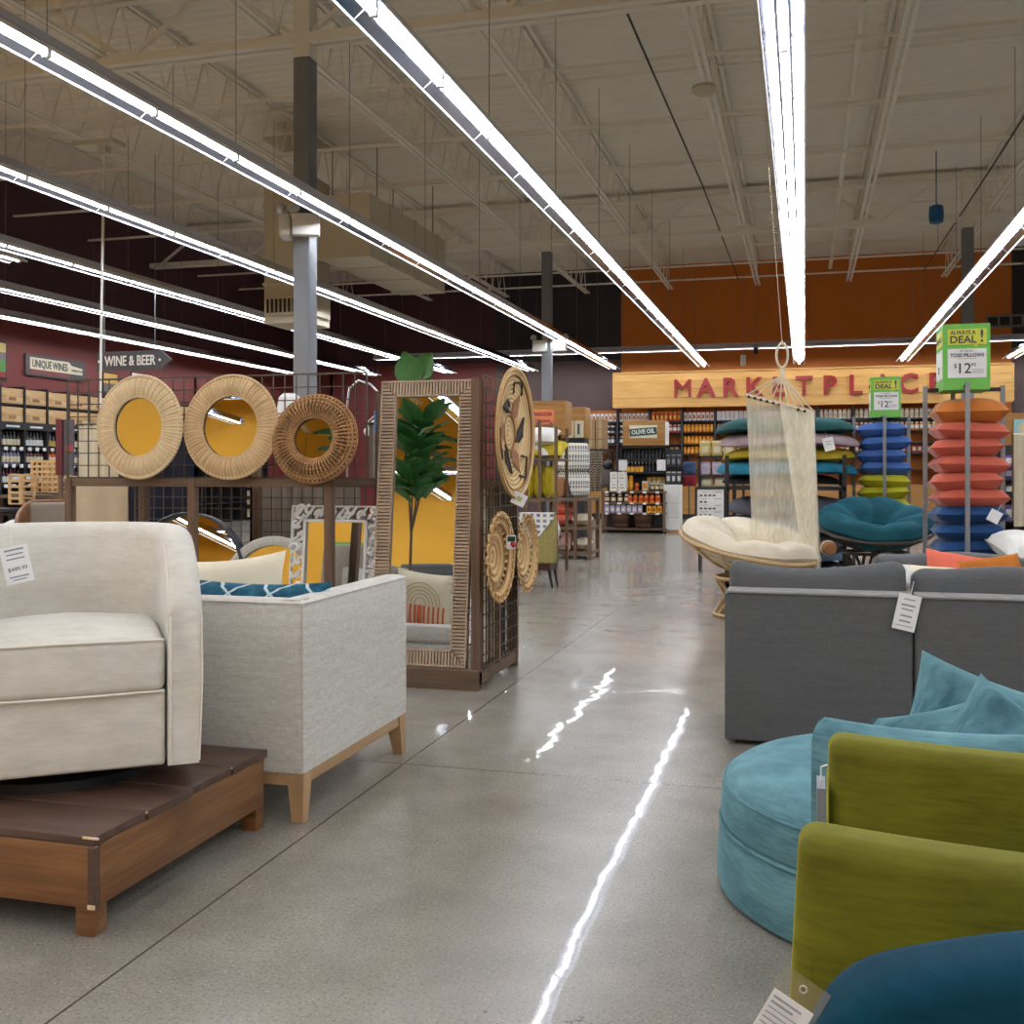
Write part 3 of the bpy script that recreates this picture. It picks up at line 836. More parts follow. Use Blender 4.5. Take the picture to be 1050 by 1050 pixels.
for lab, px, py, Y, sz, rot, sd in (('turquoise pillow standing tallest in the round chair', 1000, 722, 3.55, .46, (70, 20, 5), 21),
        ('turquoise pillow tucked at the left in the round chair', 965, 738, 3.3, .34, (66, -18, -14), 22), ('crumpled turquoise pillow with a peaked corner in the round chair', 1024, 735, 3.28, .36, (66, 40, 4), 23)):
    p = oY(px, py, Y)
    pillow_thing('toss_pillow', lab, (p.x, Y, p.z - .13), sz, sz, .15, M['turq'], tuple(math.radians(v) for v in rot), seed=sd, wr=.05, n=18)

# ---- olive velvet chairs, backs toward us
M['olive'] = velvet('olive_velvet', (112, 110, 20), (78, 77, 7), .65, sc=2.6)
M['teal'] = velvet('teal_velvet', (4, 62, 80), (2, 44, 60), .06, sc=3)
M['teal'].node_tree.nodes['Principled BSDF'].inputs['Specular IOR Level'].default_value = .12
M['walnut'] = wood('walnut_leg', (110, 84, 62), (76, 54, 40), .5, ax=2, knots=False)
def olive_chair(label, x0, y0, ztop, w=.66, dp=.58, flare=.02):
    t = thing('accent_chair', label, 'armchair', (x0, y0, 0), 0, 'olive velvet accent chairs')
    b = MB()
    def shape(p):
        zz = p.z + ztop/2
        k = max(0, (.45 - zz)) / .45
        cx = 1 + .0 * k
        dxl = -flare * (1 - zz/ztop) * 2 if p.x < 0 else 0
        bow = .035 * (p.x/(w/2))**2
        return (p.x * cx + dxl, p.y + bow + .04 * (zz/ztop - 1), p.z - .012 * (p.x/(w/2)) * (1 if p.z > 0 else 0))
    b.rbox((w/2, .05, ztop/2 + .06), (w, .10, ztop - .12), .03, 4, (10, 1, 6), shape); b.build('backrest', M['olive'], t, 60)
    b = MB(); b.tube([(.022 - flare * (1 - k/8) * 2, -.001 + .028 - .04 * (1 - k/8), .12 + (ztop - .19) * k/8) for k in range(9)], .004, 6); b.build('seam_piping', M['olive'], t)
    for x in (.05, w - .05):
        b = MB(); b.rbox((x, dp/2 + .06, .38), (.09, dp - .12, .36), .03, 3); b.build('armrest', M['olive'], t, 50)
    b = MB(); b.rbox((w/2, dp/2 + .04, .33), (w - .16, dp - .12, .18), .05, 3, (5, 5, 1)); b.build('seat_cushion', M['olive'], t, 60)
    for x in (.06, w - .06):
        for y in (.06, dp - .08):
            b = MB(); b.tube([(x, y, .24), (x, y, 0)], [.02, .013], 8); b.build('leg', M['walnut'], t, 40)
    return t
c2 = oY(819, 850, 1.53); olive_chair('olive green velvet chair with flared back, nearer of the two', c2.x + .004, 1.53, c2.z - .03)
c1 = oY(850, 747, 2.14); olive_chair('olive green velvet chair behind the nearer olive one, next to the turquoise chair', c1.x, 2.10, c1.z - .03, flare=0)
p = oY(848, 796, 2.2)
t = thing('hang_tag', 'narrow grey card edge hanging at the left of the rear olive chair', 'price tag', (p.x - .012, 2.155, p.z))
b = MB(); b.box((0, 0, -.055), (.016, .09, .11)); b.build('card', M['galv'], t, 0)
b = MB(); b.tube([(0, 0, .0), (.0, .0, .03), (.012, .0, .035)], .002, 5); b.build('string', M['white'], t)

# ---- teal chair in the nearest corner
ty = 1.0
k0, k1, k2 = oY(824, 1050, ty), oY(870, 968, ty), oY(1050, 925, ty)
t = thing('accent_chair', 'dark teal velvet chair in the near right corner', 'armchair', (k0.x, ty, 0))
b = MB(); w = .68; rad = .115
prof = []
zl = k1.z - .034
slope = (k2.z - k1.z) / (k2.x - k1.x)
ae = PI/2 + math.atan(slope)
for k in range(0, 9):
    a = PI - (PI - ae) * k/8; prof.append((rad + rad*math.cos(a), zl - rad + rad*math.sin(a)))
for k in range(1, 13):
    xs = rad + rad*math.cos(ae); zs0 = zl - rad + rad*math.sin(ae); s_ = k/12; x = xs + (w/2 - xs)*s_; prof.append((x, zs0 + slope*(w/2 - xs)*(s_ - .42*s_**2)))
ztop = prof[-1][1]
prof += [(w - x, z) for x, z in reversed(prof[:-1])]
prof = [(0.012, .16), (.006, .4), (0.0, .6)] + prof + [(w, .6), (w - .006, .4), (w - .012, .16)]
N = len(prof); vs = []
cxm, czm = w/2, .5
secs = [(0, .93), (.006, .97), (.02, .992), (.04, 1), (.075, 1), (.095, .985), (.105, .95)]
for yy, sc in secs:
    for x, z in prof:
        ins = (1 - sc) * .33
        dx = cxm - x; dz = czm - z; L = math.hypot(dx, dz)
        vs.append(Vector((x + dx/L*ins, yy + .008*((x - cxm)/cxm)**2, z + dz/L*ins)))
fs = [(i*N+k, i*N+(k+1) % N, (i+1)*N+(k+1) % N, (i+1)*N+k) for i in range(len(secs)-1) for k in range(N)]
fs += [tuple(range(N-1, -1, -1)), tuple(range((len(secs)-1)*N, len(secs)*N))]
b.add(vs, fs); b.build('backrest', M['teal'], t, 50)
b = MB(); b.tube([(x + .004*(1 if x < w/2 else -1) * 3, .010 + .008*((x - cxm)/cxm)**2, z - .012) for x, z in prof[3:-3]], .0035, 6); b.build('seam_piping', M['teal'], t)
for x in (.06, w - .06):
    b = MB(); b.rbox((x, .27, .38), (.10, .36, .34), .04, 3); b.build('armrest', M['teal'], t, 50)
b = MB(); b.rbox((w/2, .27, .33), (w - .2, .36, .18), .05, 3, (5, 5, 1)); b.build('seat_cushion', M['teal'], t, 60)
for x in (.07, w - .07):
    for y in (.05, .44):
        b = MB(); b.tube([(x, y, .24), (x, y, 0)], [.02, .013], 8); b.build('leg', M['walnut'], t, 40)
p = oY(826, 1010, .93)
t = thing('price_tag', 'white price card in a clear sleeve at the near bottom edge', 'price tag', p)
Rm = RD(30, 'Y') @ RD(-8, 'X')
b = MB(); b.M = Rm; b.box((0, 0, -.045), (.043, .0012, .10)); b.build('sleeve', M['sleeve'], t, 0)
b = MB(); b.M = Rm; b.box((-.001, .001, -.053), (.037, .001, .072)); cd = b.build('card', M['paper'], t, 0)
b = MB(); b.M = Rm
for k, (ww, hh) in enumerate(((.7, .0018), (.55, .0018), (.8, .001), (.75, .001), (.8, .001), (.6, .001), (.78, .001))): b.box((-.002 - .018*(.82 - ww), .0, -.0225 - .0048*k), (.037*ww, .0012, hh))
b.build('printed_lines', M['faint'], cd, 0)
b = MB(); b.M = Rm; b.tube([(.003*math.cos(2*PI*k/12), -.001, -.004 + .003*math.sin(2*PI*k/12)) for k in range(12)], .0007, 5, closed=True); b.build('hole_ring', M['chrome'], t)
# ================================================================ wire grid display with mirrors
GXL, GXR, GYF, GYB = -4.60, -1.80, 5.78, 6.62
posts = [-4.58, -3.68, -2.75, -1.825]
t = thing('grid_display', 'long brown wood and wire grid stand carrying the round rattan mirrors', 'display stand', (0, 0, 0))
for i, x in enumerate(posts):
    b = MB()
    if i == 3: b.b2(x - .025, x + .025, GYF, GYF + .05, 0, 1.80)
    else: b.b2(x - .025, x + .025, GYF, GYF + .05, 0, 1.215)
    b.build('post', M['brownpost'], t, 0)
    b = MB(); b.b2(x - .03, x + .03, GYB - .05, GYB, 0, 1.80); b.build('post', M['brownpost'], t, 0)
b = MB(); b.b2(GXL, -2.72, GYF + .006, GYF + .044, 1.165, 1.215); b.build('rail', M['brownrail'], t, 0)
b = MB(); b.b2(GXL, -1.83, GYB - .044, GYB - .006, 1.165, 1.215); b.build('rail', M['brownrail'], t, 0)
for x in (GXL + .02, -1.80):
    b = MB(); b.b2(x - .018, x + .018, GYF + .05, GYB - .05, 1.165, 1.205); b.build('rail', M['brownrail'], t, 0)
b = MB(); b.b2(GXL, -1.80, GYF - .03, GYF + .0, .0, .115); b.build('plinth_board', M['brownrail'], t, 0)
b = MB(); b.b2(-1.80 - .03, -1.80, GYF, GYB, .03, .10); b.build('plinth_board', M['brownrail'], t, 0)
b = MB(); b.b2(GXL, -1.84, GYF, GYB, .095, .118); b.build('base_shelf', M['brownrail'], t, 0)
def grid_panel(parent, x0, x1, z0, z1, y, sp=.0765, r=.0034, frame=.006):
    b = MB(); n = max(1, round((x1-x0)/sp)); m = max(1, round((z1-z0)/sp))
    for i in range(n+1):
        x = x0 + (x1-x0)*i/n; rr = frame if i in (0, n) else r; b.bar((x, y, z0), (x, y, z1), rr*1.8)
    for j in range(m+1):
        z = z0 + (z1-z0)*j/m; rr = frame if j in (0, m) else r; b.bar((x0, y - .005, z), (x1, y - .005, z), rr*1.8)
    return b.build('wire_panel', M['wire'], parent, 0)
grid_panel(t, GXL - .02, posts[1], 1.22, 1.85, GYF + .05); grid_panel(t, posts[1], posts[2], 1.22, 1.85, GYF + .05); grid_panel(t, posts[2], -2.52, 1.22, 1.85, GYF + .05)
grid_panel(t, GXL, posts[1], .14, 1.16, GYB - .1); grid_panel(t, posts[1], posts[2], .14, 1.16, GYB - .1); grid_panel(t, posts[2], -1.84, .14, 1.78, GYB - .1)
# end panel (along Y)
b = MB(); n = 11
for i in range(n+1):
    y = GYF + .05 + (GYB - GYF - .1)*i/n; b.bar((-1.795, y, .12), (-1.795, y, 1.82), .0065)
for j in range(23):
    z = .12 + 1.70*j/22; b.bar((-1.79, GYF + .04, z), (-1.79, GYB - .04, z), .0065)
b.build('wire_panel', M['wire'], t, 0)
b = MB(); b.b2(-1.815, -1.785, GYF + .36, GYF + .40, .1, 1.18); b.build('post', M['brownpost'], t, 0)
# slatted side panel behind the end grid's near edge
M['slat'] = wood('driftwood_slats', (196, 174, 150), (152, 130, 110), .65, ax=2, knots=False)
M['slatx'] = wood('driftwood_ribs', (196, 174, 150), (152, 130, 110), .65, ax=0, knots=False)

# ---- tall leaning mirror with ribbed frame
mx0, mx1 = -2.49, -1.89; W_, H_ = mx1 - mx0, 1.70
lean = math.radians(-6.5)
t = thing('leaning_mirror', 'tall floor mirror with ribbed driftwood frame leaning on the display end', 'mirror', ((mx0+mx1)/2, 5.81, .12))
RL = R(lean, 'X'); FW = .098
b = MB(); b.M = RL; b.b2(-W_/2 + FW*.9, W_/2 - FW*.9, .008, .012, FW*.9, H_ - FW*.9); b.build('mirror_glass', M['mirror'], t, 0)
b = MB(); b.M = RL; b.b2(-W_/2, W_/2, .014, .035, 0, H_); b.build('backing_board', M['slat'], t, 0)
b = MB(); b.M = RL
for s_ in (-1, 1):
    b.b2(s_*W_/2, s_*(W_/2 - .012), -.014, .03, 0, H_); b.b2(s_*(W_/2 - FW), s_*(W_/2 - FW + .01), -.012, .014, FW, H_ - FW)
for z0_, z1_ in ((0, .012), (H_ - .012, H_)): b.b2(-W_/2, W_/2, -.014, .03, z0_, z1_)
for z0_ in (FW - .01, H_ - FW): b.b2(-W_/2 + FW, W_/2 - FW, -.012, .014, z0_, z0_ + .01)
b.build('frame_edge', M['slat'], t, 0)
RB = {-1: MB(), 1: MB()}
for q_ in RB.values(): q_.M = RL
z = .02
while z < H_ - .02:
    k = min(1, (z - .012)/FW, (H_ - .012 - z)/FW)
    for s_ in (-1, 1):
        b = RB[s_]; wl = (FW - .014) * max(.12, k) if k < 1 else FW - .014
        xa = s_*(W_/2 - .012); b.b2(xa, xa - s_*wl, -.010, .012, z, z + .013)
    z += .0205
for q_ in RB.values(): q_.build('ribs', M['slatx'], t, 0)
RB = [MB(), MB()]
for q_ in RB: q_.M = RL
x = -W_/2 + .02
while x < W_/2 - .02:
    k = max(.1, min(1, (W_/2 - abs(x + .006))/FW))
    RB[0].b2(x, x + .013, -.010, .012, .012, .012 + (FW - .022)*k); RB[1].b2(x, x + .013, -.010, .012, H_ - .012, H_ - .012 - (FW - .022)*k)
    x += .0195
for q_ in RB: q_.build('ribs', M['slat'], t, 0)

# ---- round wicker mirrors
M['wick1'] = wicker('pale_wicker', (236, 214, 176), (200, 174, 134), 16, 84)
M['wick2'] = wicker('tan_wicker', (222, 194, 152), (182, 150, 108), 16, 78)
M['wick3'] = wicker('brown_rattan', (190, 146, 100), (104, 74, 48), 14, 60)
def wicker_mirror(px, py, hpx, ratio, matl, label, tilt, seed, lace=False, yaw=0):
    a, bb, k = ray(px, py); d = 5.76/bb; R0 = hpx*d/1080/2; c = oY(px, py, 5.76)
    t = bpy.data.objects.new('wicker_mirror', None); COL.objects.link(t); t.empty_display_size = .05
    t.location = (c.x, 5.765 - .03, c.z); t.rotation_euler = (PI/2 - math.radians(tilt), 0, math.radians(yaw)); tag(t, label, 'mirror', 'round woven mirrors')
    ri = R0 * ratio
    if not lace:
        b = MB(); n = 84; pr = []
        for i in range(15):
            u = i/14; r = ri + (R0 - ri)*u; z = .024*math.sin(PI*min(1, .15 + .85*u)) ** .8 if u < 1 else 0
            pr.append((r, z))
        pr = [(ri - .004, -.012)] + pr + [(R0 + .004, -.015)]
        b.lathe(pr, n); 
        for i in range(n):
            pass
        b.build('woven_frame', matl, t, 70)
        b = MB()
        for k2 in range(42):
            a = 2*PI*k2/42; pts = []
            for i in range(7):
                u = i/6; r = ri + (R0 - ri)*u; z = .024*math.sin(PI*min(1, .15 + .85*u)) ** .8 if u < 1 else .0
                pts.append((r*math.cos(a), r*math.sin(a), z + .0015))
            b.tube(pts, .0045, 5)
        b.build('wicker_ribs', matl, t, 60)
        b = MB(); b.tube([(R0*math.cos(2*PI*k/64), R0*math.sin(2*PI*k/64), 0) for k in range(64)], .012, 7, closed=True)
        b.tube([(ri*math.cos(2*PI*k/48), ri*math.sin(2*PI*k/48), .012) for k in range(48)], .007, 6, closed=True); b.build('rim', matl, t)
    else:
        b = MB()
        for r, z, q in ((R0, -.01, .011), (R0*.93, .01, .008), (R0*.86, .02, .006), (R0*.72, .028, .006), (R0*.6, .03, .007), (ri*1.12, .02, .011), (ri, .012, .010)):
            b.tube([(r*math.cos(2*PI*k/60), r*math.sin(2*PI*k/60), z) for k in range(60)], q, 6, closed=True)
        b.build('rim', matl, t)
        b = MB(); n = 56
        for k2 in range(n):
            a = 2*PI*k2/n
            pts = [((ri + (R0*.9 - ri)*u)*math.cos(a), (ri + (R0*.9 - ri)*u)*math.sin(a), .012 + .03*math.sin(PI*u)) for u in [i/6 for i in range(7)]]
            b.tube(pts, .0055, 5)
            # looped edge
            a2 = a + 2*PI/n; rm = R0*1.0
            b.tube([(R0*.86*math.cos(a), R0*.86*math.sin(a), .018), (rm*math.cos(a+.03), rm*math.sin(a+.03), .004), (R0*.90*math.cos(a2+.04), R0*.90*math.sin(a2+.04), .0), ], .006, 5)
        b.build('woven_frame', matl, t)
        b = MB(); b.lathe([(ri, -.012), (R0*.9, -.012)], 48); b.build('backing', matl, t, 0)
    b = MB(); b.lathe([(0.0001, .0), (ri + .004, .0)], 48); b.build('mirror_glass', M['mirror'], t, 0)
    return t
wicker_mirror(145, 438, 104, .59, M['wick1'], 'pale wicker round mirror hanging leftmost on the grid', 1.5, 1, yaw=-5)
wicker_mirror(239, 438, 105, .61, M['wick2'], 'tan wicker round mirror in the middle of the three grid mirrors', 3.4, 2, yaw=0)
wicker_mirror(324, 450, 90, .49, M['wick3'], 'brown open woven rattan round mirror beside the tall ribbed mirror', 8, 3, lace=True, yaw=4)

# ---- mirrors standing on the base shelf
def round_floor_mirror(name, label, cx, y, r, fw, matl, lean, th=.05):
    t = bpy.data.objects.new(name, None); COL.objects.link(t)
    t.location = (cx, y, .12); t.rotation_euler = (math.radians(-lean), 0, 0); tag(t, label, 'mirror')
    b = MB(); b.M = T(0, 0, r) @ RD(90, 'X')
    b.lathe([(r - fw, -.01), (r - fw, th*.4), (r - fw*.8, th*.5), (r - .008, th*.5), (r, th*.4), (r, -th*.5)], 64); b.build('frame', matl, t, 40)
    b = MB(); b.M = T(0, 0, r) @ RD(90, 'X'); b.lathe([(.0001, .0), (r - fw + .003, .0)], 64); b.build('mirror_glass', M['mirror'], t, 0)
    b = MB(); b.M = T(0, 0, r) @ RD(90, 'X'); b.lathe([(.0001, -th*.45), (r - .004, -th*.45)], 48); b.build('backing_board', M['black'], t, 0)
M['mosaic'] = mat('mosaic_shell', (214, 212, 206), .35, var=.2, vs=60)
round_floor_mirror('round_mirror', 'round mirror with broad pale shell frame low behind the carved mirror', -3.27, 6.02, .365, .06, M['mosaic'], 7)
round_floor_mirror('round_mirror', 'black framed round mirror standing low behind the cream chair', -3.90, 6.0, .44, .018, M['black'], 9, .09)
# carved white mirror
cx0, cx1 = -3.10, -2.50; W2, H2 = cx1 - cx0, .93
t = bpy.data.objects.new('carved_mirror', None); COL.objects.link(t); t.location = ((cx0+cx1)/2, 5.93, .12); t.rotation_euler = (math.radians(-5), 0, 0)
tag(t, 'white carved scrollwork framed mirror standing behind the linen loveseat', 'mirror')
FW2 = .085
b = MB()
for s_ in (-1, 1):
    b.b2(s_*W2/2, s_*(W2/2 - .008), -.012, .016, 0, H2); b.b2(s_*(W2/2 - FW2), s_*(W2/2 - FW2 - .018), -.016, .016, FW2, H2 - FW2)
for z in (0, H2 - .008): b.b2(-W2/2, W2/2, -.012, .016, z, z + .008)
for z in (FW2, H2 - FW2 - .018): b.b2(-W2/2 + FW2, W2/2 - FW2, -.016, .016, z, z + .018)
b.build('frame', M['white'], t, 0)
b = MB()
def scroll(cx, cz, r, a0, sg):
    pts = []
    for k in range(11):
        u = k/10; rr = r*(1 - .75*u); a = a0 + sg*u*4.6; pts.append((cx + rr*math.cos(a), -.006, cz + rr*math.sin(a)))
    b.tube(pts, [.012*(1 - .3*k/10) for k in range(11)], 5)
q = FW2/2
nn = 12
for i in range(nn):
    z = .03 + (H2 - .06)*i/(nn-1)
    for s_ in (-1, 1):
        x = s_*(W2/2 - q)
        scroll(x + .012*(1 if i % 2 else -1), z, .034, i*1.3 + s_, 1 if i % 2 else -1); b.tube([(x - .035, -.004, z - .03), (x, -.008, z - .01), (x + .035, -.004, z + .03)], .009, 5)
nn = 8
for i in range(nn):
    x = -W2/2 + .05 + (W2 - .1)*i/(nn-1)
    for z in (q, H2 - q):
        scroll(x, z + .012*(1 if i % 2 else -1), .034, i*1.7, 1 if i % 2 else -1); b.tube([(x - .03, -.004, z - .035), (x, -.008, z - .005), (x + .03, -.004, z + .035)], .009, 5)
b.build('scrollwork', M['white'], t)
b = MB(); b.b2(-W2/2 + FW2, W2/2 - FW2, .004, .008, FW2, H2 - FW2); b.build('mirror_glass', M['mirror'], t, 0)
b = MB(); b.b2(-W2/2 + FW2, W2/2 - FW2, .016, .022, FW2, H2 - FW2); b.build('backing_board', M['black'], t, 0)

# ---- woven wall baskets on the end panel
def basket_mat(name):
    return wicker(name, (230, 202, 152), (184, 148, 98), 12, 0)
M['bask'] = basket_mat('palm_weave')
M['bask2'] = wicker('seagrass_coil', (222, 190, 140), (172, 132, 84), 8, 0)
M['darkweave'] = mat('charcoal_weave', (72, 66, 62), .8, var=.2, vs=60)
M['brownweave'] = mat('cinnamon_weave', (168, 118, 78), .8, var=.2, vs=60)
def disc_pose(px, py, X, yaw, name, label, grp):
    c = oX(px, py, X); t = bpy.data.objects.new(name, None); COL.objects.link(t); t.empty_display_size = .05
    t.location = c; t.rotation_euler = (PI/2, 0, PI/2 + math.radians(yaw)); tag(t, label, 'wall basket', grp); return t
def basket_z(r, R0): return .055*(r/R0)**2 - .01
t = disc_pose(523, 444, -1.70, -1, 'woven_basket', 'large round palm basket with dark arrow motifs hung on the display end', 'wall baskets on the display end')
R0 = .385
b = MB(); pr = []
for i in range(33):
    r = R0*i/32; pr.append((max(r, .0002), basket_z(r, R0) + .0035*math.sin(i*PI)))
b.lathe([(r, z + (.003 if i % 2 else -.003)) for i, (r, z) in enumerate(pr)], 64)
b.lathe([(r, z - .014) for r, z in pr], 64); b.tube([(R0*math.cos(2*PI*k/64), R0*math.sin(2*PI*k/64), basket_z(R0, R0) - .006) for k in range(64)], .012, 6, closed=True)
b.build('coiled_disc', M['bask'], t, 60)
def motif(pts, matl, nm, th=.006):
    # flat patch following the dish: pts in polar (r fraction, degrees)
    b = MB(); q = []
    for f_, a in pts:
        r = f_*R0; q.append(Vector((r*math.cos(math.radians(a)), r*math.sin(math.radians(a)), basket_z(r, R0) + th)))
    c = sum(q, Vector())/len(q); n = len(q)
    b.add([c] + q, [(0, i+1, (i+1) % n + 1) for i in range(n)]); return b.build(nm, matl, t, 0)
for a in (8, 128, 248):
    motif([(.32, a - 30), (.38, a), (.62, a + 14), (.58, a - 8), (.46, a - 22)], M['darkweave'], 'dark_motif')
    motif([(.30, a + 40), (.45, a + 30), (.72, a + 52), (.50, a + 72), (.34, a + 66)], M['brownweave'], 'brown_motif')
b = MB()
for a in (8, 128, 248):
    pts = []
    for f_, da in ((.62, 78), (.78, 84), (.88, 60), (.74, 48)):
        r = f_*R0; an = math.radians(a + da); pts.append((r*math.cos(an), r*math.sin(an), basket_z(r, R0) + .006))
    b.tube(pts, .007, 5)
    pts = []
    for f_, da in ((.32, -32), (.64, 16), (.56, -12), (.42, -26)):
        r = f_*R0; an = math.radians(a + da); pts.append((r*math.cos(an), r*math.sin(an), basket_z(r, R0) + .008))
    b.tube(pts, .007, 5)
b.build('dark_outline', M['darkweave'], t)
b = MB()
for f_ in (.28, .9):
    b.tube([(f_*R0*math.cos(2*PI*k/60), f_*R0*math.sin(2*PI*k/60), basket_z(f_*R0, R0) + .004) for k in range(60)], .005, 5, closed=True)
b.build('brown_ring', M['brownweave'], t)
def scallop_basket(px, py, X, R0, yaw, label):
    t = disc_pose(px, py, X, yaw, 'woven_basket', label, 'wall baskets on the display end')
    def z(r): return .06*(r/R0)**1.5 - .02
    n = 72; rows = [.0005, .12, .2, .28, .36, .42, .5, .56, .6, .78, .82, .9, .96, 1.0]
    vs = []; fs = []
    for i, f_ in enumerate(rows):
        for k in range(n):
            a = 2*PI*k/n; rr = f_*R0
            if i >= len(rows)-2: rr = R0*(f_ - .0) + (.018 if k % 3 else -.022)*(1 if i == len(rows)-1 else .5)
            vs.append(Vector((rr*math.cos(a), rr*math.sin(a), z(f_*R0) + (.0035 if i % 2 else 0))))
    for i in range(len(rows)-1):
        for k in range(n):
            if rows[i] == .6 and k % 3 != 0: continue
            fs.append((i*n+k, i*n+(k+1) % n, (i+1)*n+(k+1) % n, (i+1)*n+k))
    b = MB(); b.add(vs, fs); b.add([v - Vector((0, 0, .01)) for v in vs], [tuple(reversed(f)) for f in fs])
    b.build('coiled_disc', M['bask2'], t, 60)
    b = MB()
    for f_ in (.42, .6, .78, .9): b.tube([(f_*R0*math.cos(2*PI*k/54), f_*R0*math.sin(2*PI*k/54), z(f_*R0) + .002) for k in range(54)], .0075, 6, closed=True)
    for k in range(24):
        a = 2*PI*k/24; b.tube([((R0 - .012)*math.cos(a + q), (R0 - .012)*math.sin(a + q), z(R0)) if False else ((R0 - .006 + .016*math.sin(p_))*math.cos(a + .1*math.cos(p_)), (R0 - .006 + .016*math.sin(p_))*math.sin(a + .1*math.cos(p_)), z(R0) + .002) for p_ in [2*PI*j/8 for j in range(8)]], .006, 5, closed=True)
    b.build('rim_loops', M['bask2'], t)
scallop_basket(507, 571, -1.735, .25, -2, 'scalloped seagrass basket hung low near the tall mirror')
scallop_basket(535, 567, -1.735, .235, -1, 'scalloped seagrass basket hung low at the far corner of the display end')
p = oX(535, 512, -1.62)
t = price_tag((p.x, p.y, p.z + .035), 'white square tag hanging below the big palm basket', .085, .075, math.radians(20), 25, 0, (), sleeve=False)
M['limeink'] = mat('lime_print', (176, 190, 110), .7, var=0)
b = MB(); b.M = RD(25, 'Y'); b.box((0, -.0016, -.036), (.03, .001, .028)); b.build('printed_leaf', M['limeink'], t, 0)
t = thing('ornament_card', 'small glossy ornament card hanging between the two scalloped baskets', 'ornament', oX(524, 556, -1.66), math.radians(40))
b = MB(); b.rbox((0, 0, 0), (.06, .012, .08), .005, 2); b.build('card', M['paper'], t)
b = MB(); b.lathe([(.0, .02), (.015, .018), (.02, 0), (.0, -.02)], 12, M=T(.012, -.01, -.015)); b.build('red_bead', mat('red_bead', (176, 32, 48), .3, var=0), t)
b = MB(); b.rbox((0, -.002, .02), (.05, .014, .03), .004, 2); b.build('green_clip', mat('green_gloss', (28, 70, 52), .2, var=0), t)
b = MB(); b.tube([(0, 0, .04), (0, .02, .1)], .002, 5); b.build('string', M['white'], t)
# rolled rugs and framed pieces stored inside the end of the display
M['rugbeige'] = mat('beige_rug', (206, 188, 160), .9, var=.15, bump=.3)
M['rugdark'] = mat('black_rug', (38, 38, 44), .9, var=.2)
M['ruggrey'] = mat('taupe_rug', (150, 140, 128), .9, var=.2, bump=.3)
M['rugnavy'] = mat('navy_rug', (26, 30, 48), .95, var=.15, bump=.3)
rolls = [('cream', M['ivory'], .042, 1.02), ('black', M['rugdark'], .045, 1.0), ('beige', M['rugbeige'], .055, 1.08), ('taupe', M['ruggrey'], .05, 1.02), ('dark grey', M['rugdark'], .045, 1.0), ('tan', M['rugbeige'], .05, 1.06)]
for i, (nm, m_, r, h) in enumerate(rolls):
    y = 6.06 + i*.094; x = -1.88 - (.03 if i % 2 else 0)
    b = MB(); pts = []
    b.lathe([(.001, 0), (r, 0), (r, h), (r*.6, h), (r*.6, h - .02), (r*.25, h - .02), (r*.25, h), (.001, h)], 14)
    o = b.build('rolled_rug', m_, None, 40, (x, y, .12)); tag(o, f'upright rolled {nm} rug behind the end grid, {ORD[i]} from the mirror', 'rolled rug', 'rolled rugs in the display end')

# ---- hanging textiles behind the grid
def hanging(label, x0, x1, y, z0, z1, m_, cat='rug', folds=5, amp=.02, name='hanging_rug', ph=0, stripes=None):
    t = thing(name, label, cat, ((x0+x1)/2, y, z0), 0, 'rugs hung behind the grid')
    w, h = x1 - x0, z1 - z0
    def fn(u, v): return ((u - .5)*w, amp*math.sin(u*folds*2*PI + ph), v*h)
    b = MB(); b.surf(fn, 40, 4); b.surf(lambda u, v: tuple(Vector(fn(u, v)) + Vector((0, .012, 0))), 40, 4)
    b.surf(lambda u, v: ((v*0 + (u - .5)*w), fn(u, 0)[1] + .012*v, 0), 40, 1); b.surf(lambda u, v: ((u - .5)*w, fn(u, 0)[1] + .012*v, h), 40, 1)
    b.build('rug', m_, t, 60)
    b = MB(); b.tube([(-w/2 - .03, .006, h + .006), (w/2 + .03, .006, h + .006)], .009, 8); b.build('hanging_rod', M['black'], t)
    if stripes:
        b = MB()
        for s0, s1 in stripes: b.surf(lambda u, v: tuple(Vector(fn(u, s0 + (s1 - s0)*v)) + Vector((0, -.003, 0))), 40, 1)
        b.build('stripe', M['rugdark'], t, 60)
    return t
yb = 6.85
def zpx(py, px=180): return oY(px, py, yb).z
def xpx(px): return oY(px, 480, yb).x
hanging('light linen coloured cloth hung behind the left end of the grid', xpx(72), xpx(112), yb + .1, zpx(492), zpx(434), M['ivory'], 'cloth', 4, .018)
hanging('beige patterned rug hung low behind the left end of the grid', xpx(75), xpx(131), yb, .1, zpx(495), M['rugbeige'], 'rug', 2, .01)
hanging('navy rug hung behind the leftmost wicker mirror', xpx(133), xpx(200), yb, .35, zpx(449), M['rugnavy'], 'rug', 2, .015)
hanging('striped white and black throw hung behind the brown post', xpx(246), xpx(258), yb + .1, zpx(530), zpx(494), M['ivory'], 'throw', 1, .008, stripes=[(.25, .36), (.5, .6), (.75, .85)])
hanging('taupe woven rug hung behind the rattan mirror', xpx(257), xpx(366), yb + .05, .25, zpx(497), M['ruggrey'], 'rug', 9, .012)
hanging('pale grey patterned rug hung above the rail near the rattan mirror', xpx(272), xpx(300), yb + .2, zpx(475), zpx(440), M['rugbeige'], 'rug', 2, .01)
hanging('dark grey throw hung behind the grid beside the tall mirror', xpx(364), xpx(392), yb + .25, zpx(490), zpx(436), M['ruggrey'], 'throw', 3, .02)
